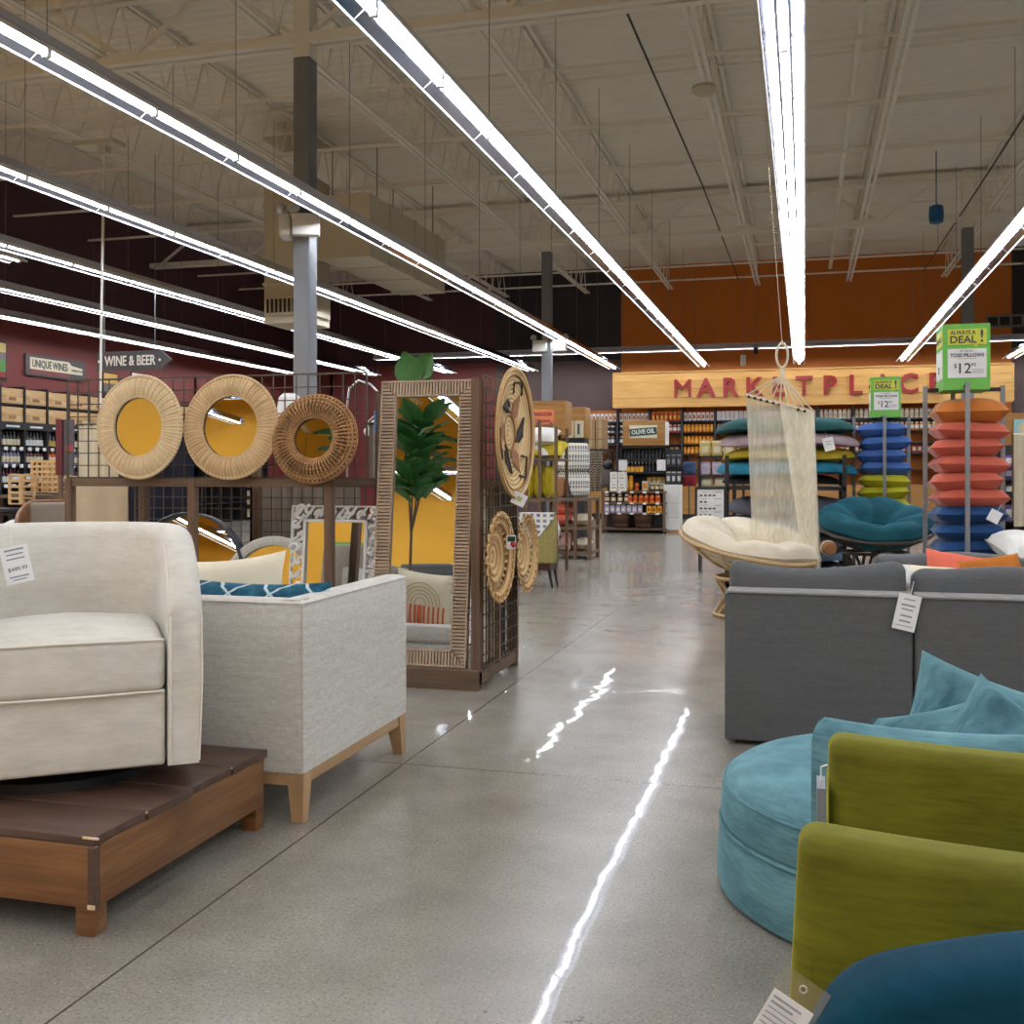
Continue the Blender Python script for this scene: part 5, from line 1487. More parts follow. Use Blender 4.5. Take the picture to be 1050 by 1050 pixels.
# kraft cartons stacked
KY = 23.0
t = thing('carton_rack', 'black rack carrying the stacked kraft cartons', 'rack', (oY(600, 460, KY).x - .1, KY, 0)); zk = oY(610, 460.5, KY).z; kw = oY(620, 460, KY).x - oY(600, 460, KY).x
b = MB(); b.b2(0, kw + .2, 0, .6, zk - .04, zk - .003); b.build('shelf', M['black'], t, 0)
for x in (.02, kw + .18):
    for y in (.02, .58): b = MB(); b.b2(x - .02, x + .02, y - .02, y + .02, 0, zk - .04); b.build('post', M['black'], t, 0)
hk = (oY(610, 430, KY).z - zk)/3
for r in range(3):
    for i in range(2):
        t = thing('carton', f'kraft carton, {["left","right"][i]} of the pair in the {["bottom","middle","top"][r]} layer of cartons', 'carton', (oY(600, 460, KY).x + kw*(i + .5)/2, KY + .25, zk + hk*r), 0, 'stacked kraft cartons')
        b = MB(); b.rbox((0, 0, hk/2), (kw/2 - .015, .4, hk - .006), .006, 1); b.build('box', M['kraft'], t, 0)
        b = MB(); b.b2(-.03, .03, -.2015, -.2, hk*.05, hk*.95); b.build('tape', M['tanline'], t, 0)
# patterned towels hanging on the carton rack front
def towelmat():
    k = NT('black_cream_chevron'); v = k.coord(); n_ = k.n('ShaderNodeTexWave'); n_.inputs['Scale'].default_value = 9; n_.inputs['Distortion'].default_value = 6; n_.bands_direction = 'Z'; k.l(v, n_.inputs['Vector'])
    k.bsdf(k.mix(k.ramp(n_.outputs['Fac'], [(.55, (0, 0, 0)), (.62, (1, 1, 1))]), lin((30, 24, 26)), lin((196, 180, 160))), .9); return k.m
tm_ = towelmat()
for i, px in enumerate((606, 611, 616)):
    p = oY(px, 462, KY - .06); t = thing('hanging_towel', f'{ORD[i]} dark chevron towel from the left under the kraft cartons', 'towel', (p.x, KY - .06, p.z), 0, 'dark chevron towels')
    b = MB(); b.surf(lambda u, v: ((u - .5)*.1, .015*math.sin(u*9), -.9*v), 8, 4); b.surf(lambda u, v: ((u - .5)*.1, .02 + .015*math.sin(u*9), -.9*v), 8, 4); b.build('cloth', tm_, t, 60)
    b = MB(); b.tube([(0, .01, 0), (0, .05, .04)], .006, 5); b.build('hook', M['black'], t)

# ---- olive oil stand
OY = 21.7
def xo(px, Y=OY): return oY(px, 500, Y).x
def zo(py, Y=OY): return oY(650, py, Y).z
ox0, ox1 = xo(617), xo(682)
t = thing('low_shelf', 'low wooden shelf unit of jars in front of the OLIVE OIL box', 'shelf', (ox0, OY, 0)); w = ox1 - ox0
zT, zA, zB = zo(504), zo(515.5), zo(526)
for z in (zT, zA, zB, .10):
    b = MB(); b.b2(0, w, 0, .42, z - .03, z); SHF['o%.2f' % z] = b.build('shelf', M['brownrail'], t, 0)
for x in (.02, w - .02):
    for y in (.02, .40): b = MB(); b.b2(x - .025, x + .025, y - .025, y + .025, 0, zT); b.build('post', M['brownpost'], t, 0)
b = MB(); b.b2(0, w, .40, .42, 0, zT); b.build('back_panel', M['black'], t, 0)
b = MB()
for x in (.02, w - .02): b.lathe([(.001, -.02), (.035, -.02), (.035, .02), (.001, .02)], 10, M=T(x + .03, -.02, .035) @ RD(90, 'Y'))
b.build('caster', M['black'], t)
for i in range(5):
    for z in (zT, zA, zB): b = MB(); b.b2(w*(i + .25)/5, w*(i + .55)/5, -.008, 0, z - .035, z + .004); b.build('price_strip', M['labelwhite'], SHF['o%.2f' % z], 0)
JM = {}
def jar_mesh(kind, w, h, m1, m2):
    b = MB()
    if kind == 'jar':
        b.lathe([(.001, 0), (w*.48, 0), (w*.5, h*.05), (w*.5, h*.72), (w*.36, h*.8), (w*.36, h*.84), (.001, h*.84)], 10); b.m = 1
        b.lathe([(w*.39, h*.82), (w*.39, h), (.001, h)], 10); b.lathe([(w*.505, h*.2), (w*.505, h*.62)], 10)
    elif kind == 'bag':
        b.rbox((0, 0, h*.45), (w*.9, w*.5, h*.9), w*.12, 2); b.m = 1; b.box((0, 0, h*.94), (w*.8, w*.12, h*.12)); b.box((0, -w*.255, h*.42), (w*.55, .004, h*.4))
    elif kind == 'bottle':
        b.lathe([(.001, 0), (w*.48, 0), (w*.48, h*.58), (w*.2, h*.72), (w*.2, h*.86)], 10); b.m = 1; b.lathe([(w*.24, h*.82), (w*.24, h), (.001, h)], 8)
    else:
        b.box((0, 0, h/2), (w*.92, w*.6, h)); b.m = 1; b.box((0, -w*.302, h*.5), (w*.7, .004, h*.5))
    return b
def row(name, kind, n, x0, dx, y, z, w, h, c1, c2, label, cat, group):
    key = (name, kind, round(w, 4), round(h, 4), c1, c2)
    for i in range(n):
        loc = (x0 + dx*i, y, z + .001); lab = label.replace('#', ORD[i])
        if key not in JM:
            m1 = M.setdefault('pk%s' % (c1,), mat('pack_%02x%02x%02x' % c1, c1, .45, var=.06)); m2 = M.setdefault('pk%s' % (c2,), mat('pack_%02x%02x%02x' % c2, c2, .45, var=.06))
            o = jar_mesh(kind, w, h, m1, m2).build(name, [m1, m2], None, 40, loc); JM[key] = o; tag(o, lab, cat, group)
        else:
            o = JM[key].copy(); COL.objects.link(o); o.location = loc; o['label'] = lab; o['group'] = group
OR, YE, WH, BR, LI, BK, CR, RE = (236, 150, 30), (232, 186, 50), (230, 230, 230), (86, 56, 42), (188, 176, 206), (32, 32, 36), (224, 208, 176), (206, 70, 40)
sw = w/12
row('glass_jar', 'jar', 4, ox0 + .1, sw*1.25, OY + .08, zA, .1, zT - zA - .06, BR, CR, '# brown jar from the left, top tier of the low shelf unit', 'jar', 'brown jars on the low shelf unit')
row('glass_jar', 'jar', 6, ox0 + w*.44, sw*1.05, OY + .08, zA, .1, zT - zA - .06, OR, RE, '# orange jar from the left, top tier of the low shelf unit', 'jar', 'orange jars on the low shelf unit')
row('snack_bag', 'bag', 7, ox0 + .1, sw*1.05, OY + .08, zB, .11, zA - zB - .05, LI, WH, '# lilac bag from the left, middle tier of the low shelf unit', 'bag', 'lilac bags on the low shelf unit')
row('snack_bag', 'bag', 3, ox0 + w*.74, sw*1.0, OY + .08, zB, .11, zA - zB - .05, YE, RE, '# yellow bag from the left, middle tier of the low shelf unit', 'bag', 'yellow bags on the low shelf unit')
M['darkbask'] = wicker('dark_basket', (92, 62, 44), (52, 34, 26), 10, 0)
for i, f_ in enumerate((.29, .64)):
    t = thing('basket', ['brown basket at left on the bottom of the low shelf unit', 'brown basket at right on the bottom of the low shelf unit'][i], 'basket', (ox0 + w*f_, OY + .18, .101), 0, 'brown baskets under the low shelf unit')
    b = MB(); b.lathe([(.001, .0), (.15, 0), (.19, .14), (.2, .26), (.18, .26), (.15, .03), (.001, .03)], 20); b.build('woven_body', M['darkbask'], t, 40)
    b = MB(); b.tube([(.195*math.cos(2*PI*k/24), .195*math.sin(2*PI*k/24), .26) for k in range(24)], .014, 6, closed=True); b.build('rim', M['darkbask'], t)
# upper stand
UY = 22.25
ux0, ux1 = oY(636, 480, UY).x, oY(684, 480, UY).x
def zu(py): return oY(660, py, UY).z
t = thing('shelf_stand', 'black shelf stand full of oil bottles under the OLIVE OIL box', 'shelf', (ux0, UY, 0)); w = ux1 - ux0
zL = [zu(503), zu(484), zu(471), zu(458)]
for z in zL: b = MB(); b.b2(0, w, 0, .5, z - .03, z); b.build('shelf', M['black'], t, 0)
b = MB(); b.b2(0, w, .48, .5, 0, zL[3]); b.build('back_panel', M['black'], t, 0)
for x in (.015, w - .015): b = MB(); b.b2(x - .015, x + .015, 0, .5, 0, zL[3]); b.build('side_panel', M['black'], t, 0)
for x in (.06, w - .12): b = MB(); b.b2(x - .09, x + .09, -.012, 0, zL[1] + .03, zL[1] + .26); b.build('price_sheet', M['paper'], t, 0)
row('oil_bottle', 'bottle', 12, ux0 + .08, (w - .16)/11, UY + .12, zL[1], .065, .22, BK, WH, '# black oil bottle with white cap from the left, shelf under OLIVE OIL box', 'bottle', 'white capped oil bottles')
row('oil_bottle', 'bottle', 12, ux0 + .08, (w - .16)/11, UY + .12, zL[2], .065, .2, BK, (70, 70, 76), '# dark oil bottle from the left on the top shelf under OLIVE OIL box', 'bottle', 'dark oil bottles')
row('tea_box', 'box', 5, ux0 + .07, .095, UY + .03, zL[1], .085, .11, OR, YE, '# orange box from the left in front of the oil bottles', 'box', 'orange boxes under the oil bottles')
row('glass_jar', 'jar', 2, ux0 + .12, .10, UY + .1, zL[0], .09, .32, OR, YE, '# tall orange jar from the left above the low shelf unit', 'jar', 'tall orange jars')
row('glass_jar', 'jar', 1, ux0 + .34, .1, UY + .08, zL[0], .09, .17, OR, RE, 'short orange jar beside the tall orange jars', 'jar', 'short orange jar')
row('tea_box', 'box', 1, ux0 + .52, .1, UY + .08, zL[0], .13, .2, CR, OR, 'cream and orange box beside the short orange jar', 'box', 'cream orange box')
row('glass_jar', 'jar', 3, ux0 + .68, .095, UY + .08, zL[0], .085, .15, BR, CR, '# brown jar from the left at the right of the oil stand', 'jar', 'brown jars on the oil stand')
row('tea_box', 'box', 4, ux0 + .58, .1, UY + .3, zL[0], .09, .28, YE, WH, '# yellow box from the left at the right of the oil stand', 'box', 'yellow boxes on the oil stand')
# white printed boxes left of the stand
for r in range(2):
    for i in range(2):
        x0 = xo(625) + i*.17; hh = (zo(484) - zT)/2
        t = thing('gift_box', f'white printed box, {["lower","upper"][r]} {["left","right"][i]} of four on the low shelf unit', 'box', (x0 + .08, OY + .14, zT + .002 + hh*r), 0, 'white printed boxes'); b = MB(); b.rbox((0, 0, hh/2), (.155, .2, hh - .004), .004, 1); b.build('box', M['white'], t, 0)
        b = MB(); b.b2(-.05, .05, -.1025, -.1, hh*.3, hh*.45); b.b2(-.03, .03, -.1025, -.1, hh*.6, hh*.75); b.build('print', M['rugbeige'], t, 0)
# OLIVE OIL header
a = oY(638.5, 457, UY - .05); c = oY(682, 430.5, UY - .05)
t = thing('header_box', 'wooden header box with green OLIVE OIL sign', 'sign', (a.x, UY - .05, a.z)); w = c.x - a.x; h = c.z - a.z
b = MB(); b.rbox((w/2, .3, h/2), (w, .6, h), .01, 1); b.build('box', M['signwood'], t, 30)
b = MB(); b.b2(w, w + .01, .02, .58, .02, h - .04); b.build('white_side_panel', M['paper'], t, 0)
a2 = oY(645.5, 449.5, UY - .05); c2_ = oY(674, 436, UY - .05); gx = (a2.x + c2_.x)/2 - a.x; gz = (a2.z + c2_.z)/2 - a.z; gw = c2_.x - a2.x; gh = c2_.z - a2.z
b = MB(); b.rbox((gx, -.01, gz), (gw, .02, gh), .03, 2); cpl = b.build('cream_plate', mat('cream_plate', (226, 222, 196), .6, var=.1, vs=12), t, 30)
b = MB(); b.M = T(gx, -.024, gz) @ RD(-4, 'Y'); b.box((0, 0, 0), (gw*.98, .008, gh*.58)); b.build('green_banner', mat('bottle_green', (56, 84, 74), .6, var=.05), cpl, 0)
text('OLIVE OIL', gh*.46, M['paper'], cpl, (gx, -.03, gz), (PI/2, math.radians(-4), 0), fit=gw*.84, bold=.003)
# white cabinet to its right, hanging bags
cx0, cx1 = oY(680.5, 500, 22.0).x, oY(697, 500, 22.0).x
t = thing('display_cabinet', 'tall white plinth cabinet right of the oil stand', 'cabinet', (cx0, 22.0, 0)); w = cx1 - cx0; zc_ = oY(690, 497, 22.0).z
b = MB(); b.rbox((w/2, .25, zc_/2 + .03), (w, .5, zc_ - .06), .01, 1); b.build('carcass', M['white'], t, 0)
b = MB(); b.b2(0, w, -.001, .5, 0, .058); b.build('plinth', M['oak'], t, 0)
b = MB(); b.b2(.0, w, -.004, 0, zc_*.62, zc_*.625); b.b2(.0, w, -.004, 0, zc_*.32, zc_*.325); b.build('panel_joint', M['faint'], t, 0)
BG = [('black and white', (60, 60, 64), (190, 190, 192)), ('dark grey', (52, 54, 60), (120, 122, 130))]
zc2 = zc_
t = thing('bag_rack', 'narrow black rack of small bags above the white cabinet', 'rack', (cx0 + .02, 22.3, zc2)); b = MB(); b.b2(0, .34, .05, .09, 0, .75); b.build('panel', M['black'], t, 0)
for z in (.0, .36): b = MB(); b.b2(0, .34, -.12, .05, z + .0, z + .02); b.build('tray', M['black'], t, 0)
for r in range(2):
    row('snack_bag', 'bag', 3, cx0 + .07, .11, 22.25, zc2 + .021 + .36*r, .11, .25, BG[r][1], BG[r][2], f'# {BG[r][0]} bag from the left on the narrow black rack', 'bag', f'{BG[r][0]} bags on the narrow rack')
p = oY(706, 486, 23.0)
t = thing('tote_bag', 'blue and red tote bag hanging right of the white cabinet', 'bag', (p.x, 23.0, p.z)); b = MB(); b.M = RD(90, 'X'); b.pillow(.34, .3, .12, T(0, .12, 0), seed=81); b.build('blue_pouch', mat('blue_canvas', (72, 92, 130), .9, var=.3, vs=12), t, 60)
b = MB(); b.M = RD(90, 'X'); b.pillow(.3, .26, .12, T(.02, -.14, .02), seed=82); b.build('red_pouch', mat('red_canvas', (140, 30, 46), .9, var=.2), t, 60)
b = MB(); b.tube([(-.08, 0, .25), (0, 0, .42), (.08, 0, .25)], .008, 5); b.tube([(0, .02, .42), (0, .1, -p.z)], .012, 5); b.build('stand', M['black'], t)
p = oY(623, 477, 22.6)
t = thing('backpack', 'black round backpack with patterned lower half beside the oil stand', 'bag', (p.x, 22.6, p.z))
b = MB(); b.lathe([(.001, .12), (.07, .10), (.11, .03), (.11, -.05), (.06, -.11), (.001, -.12)], 16); b.build('hood', M['black'], t, 60)
b = MB(); b.lathe([(.001, -.08), (.1, -.1), (.15, -.25), (.15, -.42), (.1, -.48), (.001, -.48)], 14); b.build('body', mat('grey_pattern', (110, 100, 98), .9, var=.5, vs=30), t, 60)
b = MB(); b.tube([(0, .08, -.4), (0, .1, -p.z)], .02, 6); b.build('stand', M['black'], t)

# ================================================================ far wall shelving and marketplace sign
FY = 28.6
sp = .88; fx0 = -3.19 - 4*sp; NBAY = 13
t = thing('wall_shelving', 'long shelving of jars and bags along the far orange wall', 'shelf', (fx0, FY, 0)); L = sp*NBAY
rows_z = [2.66, 2.36, 2.04, 1.78]
for i in range(NBAY + 1):
    b = MB(); b.b2(sp*i - .025, sp*i + .025, 0, .5, 0, 3.0); b.build('upright', M['shelfblack'], t, 0)
for z in rows_z + [1.35]:
    b = MB(); b.b2(0, L, .02, .5, z - .035, z); b.build('shelf', M['shelfblack'], t, 0)
b = MB(); b.b2(0, L, .50, .53, .95, 3.0); b.build('orange_back_panel', mat('orange_shelf_back', (196, 108, 26), .6, var=.06), t, 0)
b = MB(); b.b2(0, L, -.05, .5, .14, .95); b.build('base_cabinet', M['signwood'], t, 0)
b = MB(); b.b2(0, L, .0, .5, 0, .14); b.build('toe_kick', M['black'], t, 0)
specs = [('bag', 'white bag', WH, (200, 200, 204)), ('bag', 'red orange bag', (216, 74, 30), YE), ('bag', 'white bag', WH, (206, 120, 60)), ('box', 'white box', WH, (220, 220, 224)), ('jar', 'white jar', WH, CR)]
tops = ['white bag', 'white bag', 'white bag', 'red orange bag', 'white bag', 'white box', 'white bag', 'white bag', 'white jar', 'white jar', 'white jar', 'white bag', 'white box']
SPD = {s_[1]: s_ for s_ in specs}
for bi in range(1, NBAY):
    xb = fx0 + sp*bi + .09
    nm = tops[bi]; kd, _, c1_, c2__ = SPD[nm]
    row('shelf_' + kd, kd, 7, xb, .117, FY + .15, rows_z[0], .105, .25, c1_, c2__, f'# {nm} from the left, top row of the {ORD[bi]} far wall bay', kd, f'{nm}s on the top far wall shelf')
    if bi == 4:
        for r in (1, 2, 3): row('shelf_jar', 'jar', 8, xb - .02, .103, FY + .13, rows_z[r], .095, .2 if r < 3 else .18, OR, (240, 170, 60), f'# orange jar from the left, {ORD[r]} orange row beside the oil box', 'jar', 'orange jars in the open far wall bay')
    elif bi in (1, 2):
        row('shelf_jar', 'jar', 6, xb, .13, FY + .13, rows_z[1], .11, .24, WH, BK, f'# white jar with black lid from the left, second row, {ORD[bi]} far wall bay', 'jar', 'white jars on the second far wall shelf')
        row('shelf_jar', 'jar', 6, xb, .13, FY + .13, rows_z[2], .11, .22, BK, WH, f'# black jar from the left, third row of the {ORD[bi]} far wall bay', 'jar', 'black jars on the far wall shelf')
    else:
        cc = [OR, YE, (60, 80, 140), RE, OR, (120, 60, 40), OR, CR, (70, 84, 130), RE][bi % 10]
        nmc = 'orange yellow blue red orange brown orange cream blue red'.split()[bi % 10]
        row('shelf_jar', 'jar', 7, xb, .117, FY + .13, rows_z[1], .10, .2, cc, WH, f'# {nmc} jar from the left, second row of the {ORD[bi]} far wall bay', 'jar', 'jars on the second far wall shelf')
        row('shelf_box', 'box', 6, xb, .13, FY + .13, rows_z[3], .11, .18, (150, 110, 60) if bi % 2 else (170, 60, 50), CR, f'# small box from the left, lowest row of the {ORD[bi]} far wall bay', 'box', 'boxes on the lower far wall shelf')
# marketplace sign
SY = 28.45
a = oY(629, 417, SY); c = oY(1039, 375, SY)
t = thing('marketplace_sign', 'long pale wooden sign board reading MARKETPLACE on the far wall', 'sign', (a.x, SY, 3.05)); w = c.x - a.x
M['mwood'] = wood('marketplace_planks', (240, 194, 122), (216, 162, 88), .5, ax=0, knots=False, sc=.6)
for k in range(4):
    b = MB(); b.rbox((w/2, .05, .9*(k + .5)/4), (w, .1, .9/4 - .004), .006, 1); b.build('plank', M['mwood'], t, 0)
b = MB(); b.b2(0, w, -.03, .1, .90, .935); b.b2(-.02, .02, -.02, .1, 0, .92); b.b2(w - .02, w + .02, -.02, .1, 0, .92); b.b2(0, w, -.02, .1, -.03, .0); b.build('edge_trim', M['mwood'], t, 0)
b = MB()
for i in range(6): b.b2(w*(i + .5)/6 - .03, w*(i + .5)/6 + .03, .1, Y1 - SY - .01, .4, .5)
b.build('wall_bracket', M['black'], t, 0)
lm = mat('red_letter_enamel', (164, 46, 50), .45, var=.05)
for ch, px in zip('MARKETPLACE', (700, 724, 748.5, 773, 798, 824.5, 850.5, 877, 905, 931.5, 959)):
    x = oY(px, 400, SY - .05).x - a.x
    text(ch, .70, lm, t, (x, -.05, .44), depth=.07, bold=0.0 if ch == 'M' else .014, name='letter')
# small hanging lights in front of the sign wall
for i, (px, py) in enumerate(((762, 370), (775, 362))):
    p = oY(px, py, 26.5); t = thing('spot_lamp', ['pale hanging spot lamp left of the hammock cord', 'dark hanging spot lamp left of the hammock cord'][i], 'spot lamp', p, 0, 'spot lamps by the sign')
    b = MB(); b.lathe([(.001, .15), (.06, .14), (.07, -.1 if i == 0 else .0), (.05, -.12 if i == 0 else -.02)], 12); b.build('shade', M['white'] if i == 0 else M['black'], t)
    b = MB(); b.tube([(0, 0, .15), (0, 0, 6.1 - p.z)], .006, 4); b.build('cord', M['steel'], t)
# ================================================================ right side: papasans, racks of pillows
M['rattan'] = mat('natural_rattan', (208, 176, 130), .55, var=.2, vs=20)
M['darkrattan'] = mat('dark_rattan', (62, 52, 46), .5, var=.2, vs=20)
M['creamcush'] = velvet('cream_cushion', (232, 222, 202), (214, 202, 180), .2)
M['tealcush'] = velvet('teal_cushion', (22, 92, 106), (8, 62, 78), .5)
M['greencush'] = velvet('dark_green_cushion', (30, 84, 84), (14, 56, 60), .4)
M['lilaccush'] = velvet('lilac_cushion', (172, 150, 156), (140, 118, 126), .3)
M['mustcush'] = velvet('mustard_cushion', (186, 160, 40), (146, 122, 20), .3)
M['bluecush'] = velvet('blue_cushion', (38, 128, 156), (18, 92, 122), .3)
M['blackcush'] = velvet('black_cushion', (28, 28, 34), (16, 16, 20), .1)
M['greycush'] = velvet('slate_cushion', (98, 98, 112), (74, 74, 88), .2)
M['skycush'] = velvet('sky_cushion', (132, 158, 194), (104, 130, 168), .2)
def bowl_cushion(name, label, R_, depth, th, m_, lobes=8, loc=(0, 0, 0), rot=(0, 0, 0), group=None, seed=0, flat=False):
    rnd = random.Random(seed); ph = rnd.uniform(0, 6.28)
    def prof(u, a):
        lob = abs(math.sin(lobes*a/2 + ph)) ** .5
        mid = max(0, 1 - abs((u - .64)/.36)**(3.2 if not flat else 4.5)) ** .5 if u > .28 else 0
        cen = math.sin(PI*u/.28)*.45 if u < .28 else 0
        return max(mid*(.62 + .38*lob), cen)
    def top(u, v):
        a = 2*PI*v; r = R_*u*(1 + .02*math.sin(lobes*a + ph) * u); e = math.sqrt(max(0, 1 - u**8))
        if flat: e = math.sqrt(max(0, 1 - u**8)); lob = abs(math.sin(lobes*a/2 + ph)) ** .5; return (r*math.cos(a), r*math.sin(a), th*e*(.80 + .2*lob*min(1, u*2)) - .03*u**3 + .012*math.sin(3*a + ph)*u)
        z = depth*u**2.2 + th*(.30*e + .70*prof(u, a)*e) + (.012*math.sin(3*a + ph) if u > .3 else 0)
        return (r*math.cos(a), r*math.sin(a), z)
    def bot(u, v):
        a = 2*PI*v; r = R_*u*(1 + .02*math.sin(lobes*a + ph) * u); e = math.sqrt(max(0, 1 - u**8))
        lob = abs(math.sin(lobes*a/2 + ph)) ** .5
        if flat: e = math.sqrt(max(0, 1 - u**8)); return (r*math.cos(a), r*math.sin(a), -th*.28*e*(.6 + .4*lob) - .03*u**3 + .012*math.sin(3*a + ph)*u)
        z = depth*u**2.2 - th*(.28*e*(.6 + .4*lob)) + (.012*math.sin(3*a + ph) if u > .3 else 0)
        return (r*math.cos(a), r*math.sin(a), z)
    b = MB(); US = 16
    um = (lambda u: math.sin(PI/2*u)) if flat else (lambda u: u if u <= 0 else u ** .8)
    b.surf(lambda u, v: top(max(.004, um(u)), v), US, 64, cv=True); o = len(b.f); b.surf(lambda u, v: bot(max(.004, um(u)), v), US, 64, cv=True)
    for i in range(o, len(b.f)): b.f[i] = tuple(reversed(b.f[i]))
    ob = b.build(name, m_, None, 70, loc); ob.rotation_euler = rot
    return tag(ob, label, 'cushion', group)
def papasan(label, clabel, loc, R_, zc, tx, ty, fm, cm, stand_r, seed):
    t = thing('papasan_chair', label, 'chair', (loc[0], loc[1], 0), 0, 'papasan chairs')
    B = T(0, 0, zc) @ RD(tx, 'X') @ RD(ty, 'Y')
    dep = R_*.42
    def bz(u): return -dep + dep*u**2
    b = MB(); b.M = B; b.tube([(R_*math.cos(2*PI*k/48), R_*math.sin(2*PI*k/48), 0) for k in range(48)], .02, 7, closed=True); b.build('bowl_rim', fm, t)
    b = MB(); b.M = B
    for f_ in (.45, .7, .86): b.tube([(R_*f_*math.cos(2*PI*k/36), R_*f_*math.sin(2*PI*k/36), bz(f_)) for k in range(36)], .010, 6, closed=True)
    b.build('bowl_ring', fm, t)
    b = MB(); b.M = B
    for k in range(12):
        a = 2*PI*k/12 + .2; b.tube([(R_*u*math.cos(a), R_*u*math.sin(a), bz(u)) for u in (.3, .45, .6, .75, .9, 1.0)], .012, 6)
    b.build('bowl_rib', fm, t)
    zr = zc - dep - .03
    b = MB()
    b.tube([(stand_r*math.cos(2*PI*k/30), stand_r*math.sin(2*PI*k/30), .02) for k in range(30)], .018, 6, closed=True)
    b.tube([(stand_r*.95*math.cos(2*PI*k/30), stand_r*.95*math.sin(2*PI*k/30), zr) for k in range(30)], .018, 6, closed=True); b.build('stand_ring', fm, t)
    for k in range(6):
        a = 2*PI*k/6 + .5; b = MB()
        b.tube([(stand_r*math.cos(a), stand_r*math.sin(a), .02), (stand_r*.7*math.cos(a+.35), stand_r*.7*math.sin(a+.35), zr*.5), (stand_r*.95*math.cos(a+.7), stand_r*.95*math.sin(a+.7), zr)], .015, 6)
        b.tube([(stand_r*math.cos(a+.7), stand_r*math.sin(a+.7), .02), (stand_r*.7*math.cos(a+.35), stand_r*.7*math.sin(a+.35), zr*.5), (stand_r*.95*math.cos(a), stand_r*.95*math.sin(a), zr)], .015, 6)
        b.build('stand_leg', fm, t)
    o = bowl_cushion('papasan_cushion', clabel, R_*1.0, dep*.8, .21, cm, 8, (0, 0, 0), (0, 0, 0), None, seed)
    o.matrix_world = T(loc[0], loc[1], 0) @ B @ T(0, 0, -dep*.72 + .02)
    return t
c = oY(768, 571, 9.42)
papasan('natural rattan papasan chair under the hammock net', 'cream tufted cushion lying in the natural rattan papasan', (c.x, 9.42), .60, .62, 7, 11, M['rattan'], M['creamcush'], .30, 5)
c = oY(897, 545, 10.33)
papasan('dark framed papasan chair holding the teal cushion', 'teal tufted cushion lying in the dark papasan', (c.x, 10.33), .52, .76, 15, 2, M['darkrattan'], M['tealcush'], .30, 9)

# ---- hanging hammock net
def net_mat(name, lo, hi):
    k = NT(name); v = k.coord((1, 1, .02)); n1 = k.noise(v, 42, 3, .6); n2 = k.noise(k.coord((1, 1, .15)), 9, 3)
    f = k.math('ADD', k.math('MULTIPLY', n1, .6), k.math('MULTIPLY', n2, .4))
    mr = k.n('ShaderNodeMapRange'); mr.inputs['From Min'].default_value = .36; mr.inputs['From Max'].default_value = .62; mr.inputs['To Min'].default_value = lo; mr.inputs['To Max'].default_value = hi
    k.l(f, mr.inputs[0])
    d = k.n('ShaderNodeBsdfDiffuse'); d.inputs[0].default_value = lin((244, 238, 220)); tl = k.n('ShaderNodeBsdfTranslucent'); tl.inputs[0].default_value = lin((226, 214, 180))
    m0 = k.n('ShaderNodeMixShader'); m0.inputs[0].default_value = .35; k.l(d.outputs[0], m0.inputs[1]); k.l(tl.outputs[0], m0.inputs[2])
    tr = k.n('ShaderNodeBsdfTransparent'); m1 = k.n('ShaderNodeMixShader'); k.l(mr.outputs[0], m1.inputs[0]); k.l(tr.outputs[0], m1.inputs[1]); k.l(m0.outputs[0], m1.inputs[2]); k.l(m1.outputs[0], k.out.inputs[0]); return k.m
HY = 9.75
ap = oY(802, 385, HY); bl = oY(765, 405, HY + .1); br = oY(835, 423, HY - .1)
t = thing('hammock_chair', 'white cotton net hammock hanging from a cord above the cream papasan', 'hammock', ap)
O = Vector(ap)
def rel(px, py, y): return oY(px, py, y) - O
b = MB(); lp = []
for k in range(17):
    a = 2*PI*k/16; lp.append((.05*math.sin(a), 0, .14 + .11*(-math.cos(a)) + .04))
b.tube(lp, .013, 6); b.tube([(0, 0, .06), (0, 0, 0)], .022, 8); b.tube([(-.0, 0, .3), (-.27, 0, 6.1 - ap.z)], .003, 5); b.build('hanging_cord', M['ivory'], t)
b = MB(); b.tube([bl - O, br - O], .02, 8); b.build('spreader_bar', M['oak'], t)
b = MB(); b.tube([Vector(bl - O) + Vector((0, -.022, -.005)), Vector(br - O) + Vector((0, -.022, -.005))], .012, 4); 
b.build('bar_wrap', M['ivory'], t)
b = MB()
for k in range(9): b.tube([(0, 0, 0), (bl - O).lerp(br - O, k/8)], .0075, 5)
b.build('fan_cords', M['ivory'], t)
b = MB()
for k in range(11):
    p = (bl - O).lerp(br - O, (k + .5)/11); b.lathe([(.001, 0), (.014, 0), (.014, .012), (.001, .012)], 8, M=Matrix.Translation(p + Vector((0, -.03, -.012))) @ RD(90, 'X'))
b.build('eyelet', M['black'], t)
Lb, Rb = rel(771, 552, HY - .15), rel(842, 588, HY - .45)
def sheet(u, v):
    p = (bl - O).lerp(br - O, u); q = Lb.lerp(Rb, u); r = p.lerp(q, v); s_ = 1 - .10*math.sin(PI*v)*0
    r.y += .05*math.sin(11*u + 2*v) * v + .12*v*(1 - v); return r
b = MB(); b.surf(sheet, 36, 24); b.build('net', net_mat('cotton_net', .44, .64), t, 80)
m_ = (bl - O).lerp(br - O, .5)
def wedge(u, v):
    p = m_.lerp(br - O, u); q = rel(826 + 14*u, 590 + 3*u, HY - .5); r = p.lerp(q, v); r.y -= .04 + .03*math.sin(8*u + v); return r
b = MB(); b.surf(wedge, 20, 24); b.build('net_fold', net_mat('cotton_fold', .66, .88), t, 80)

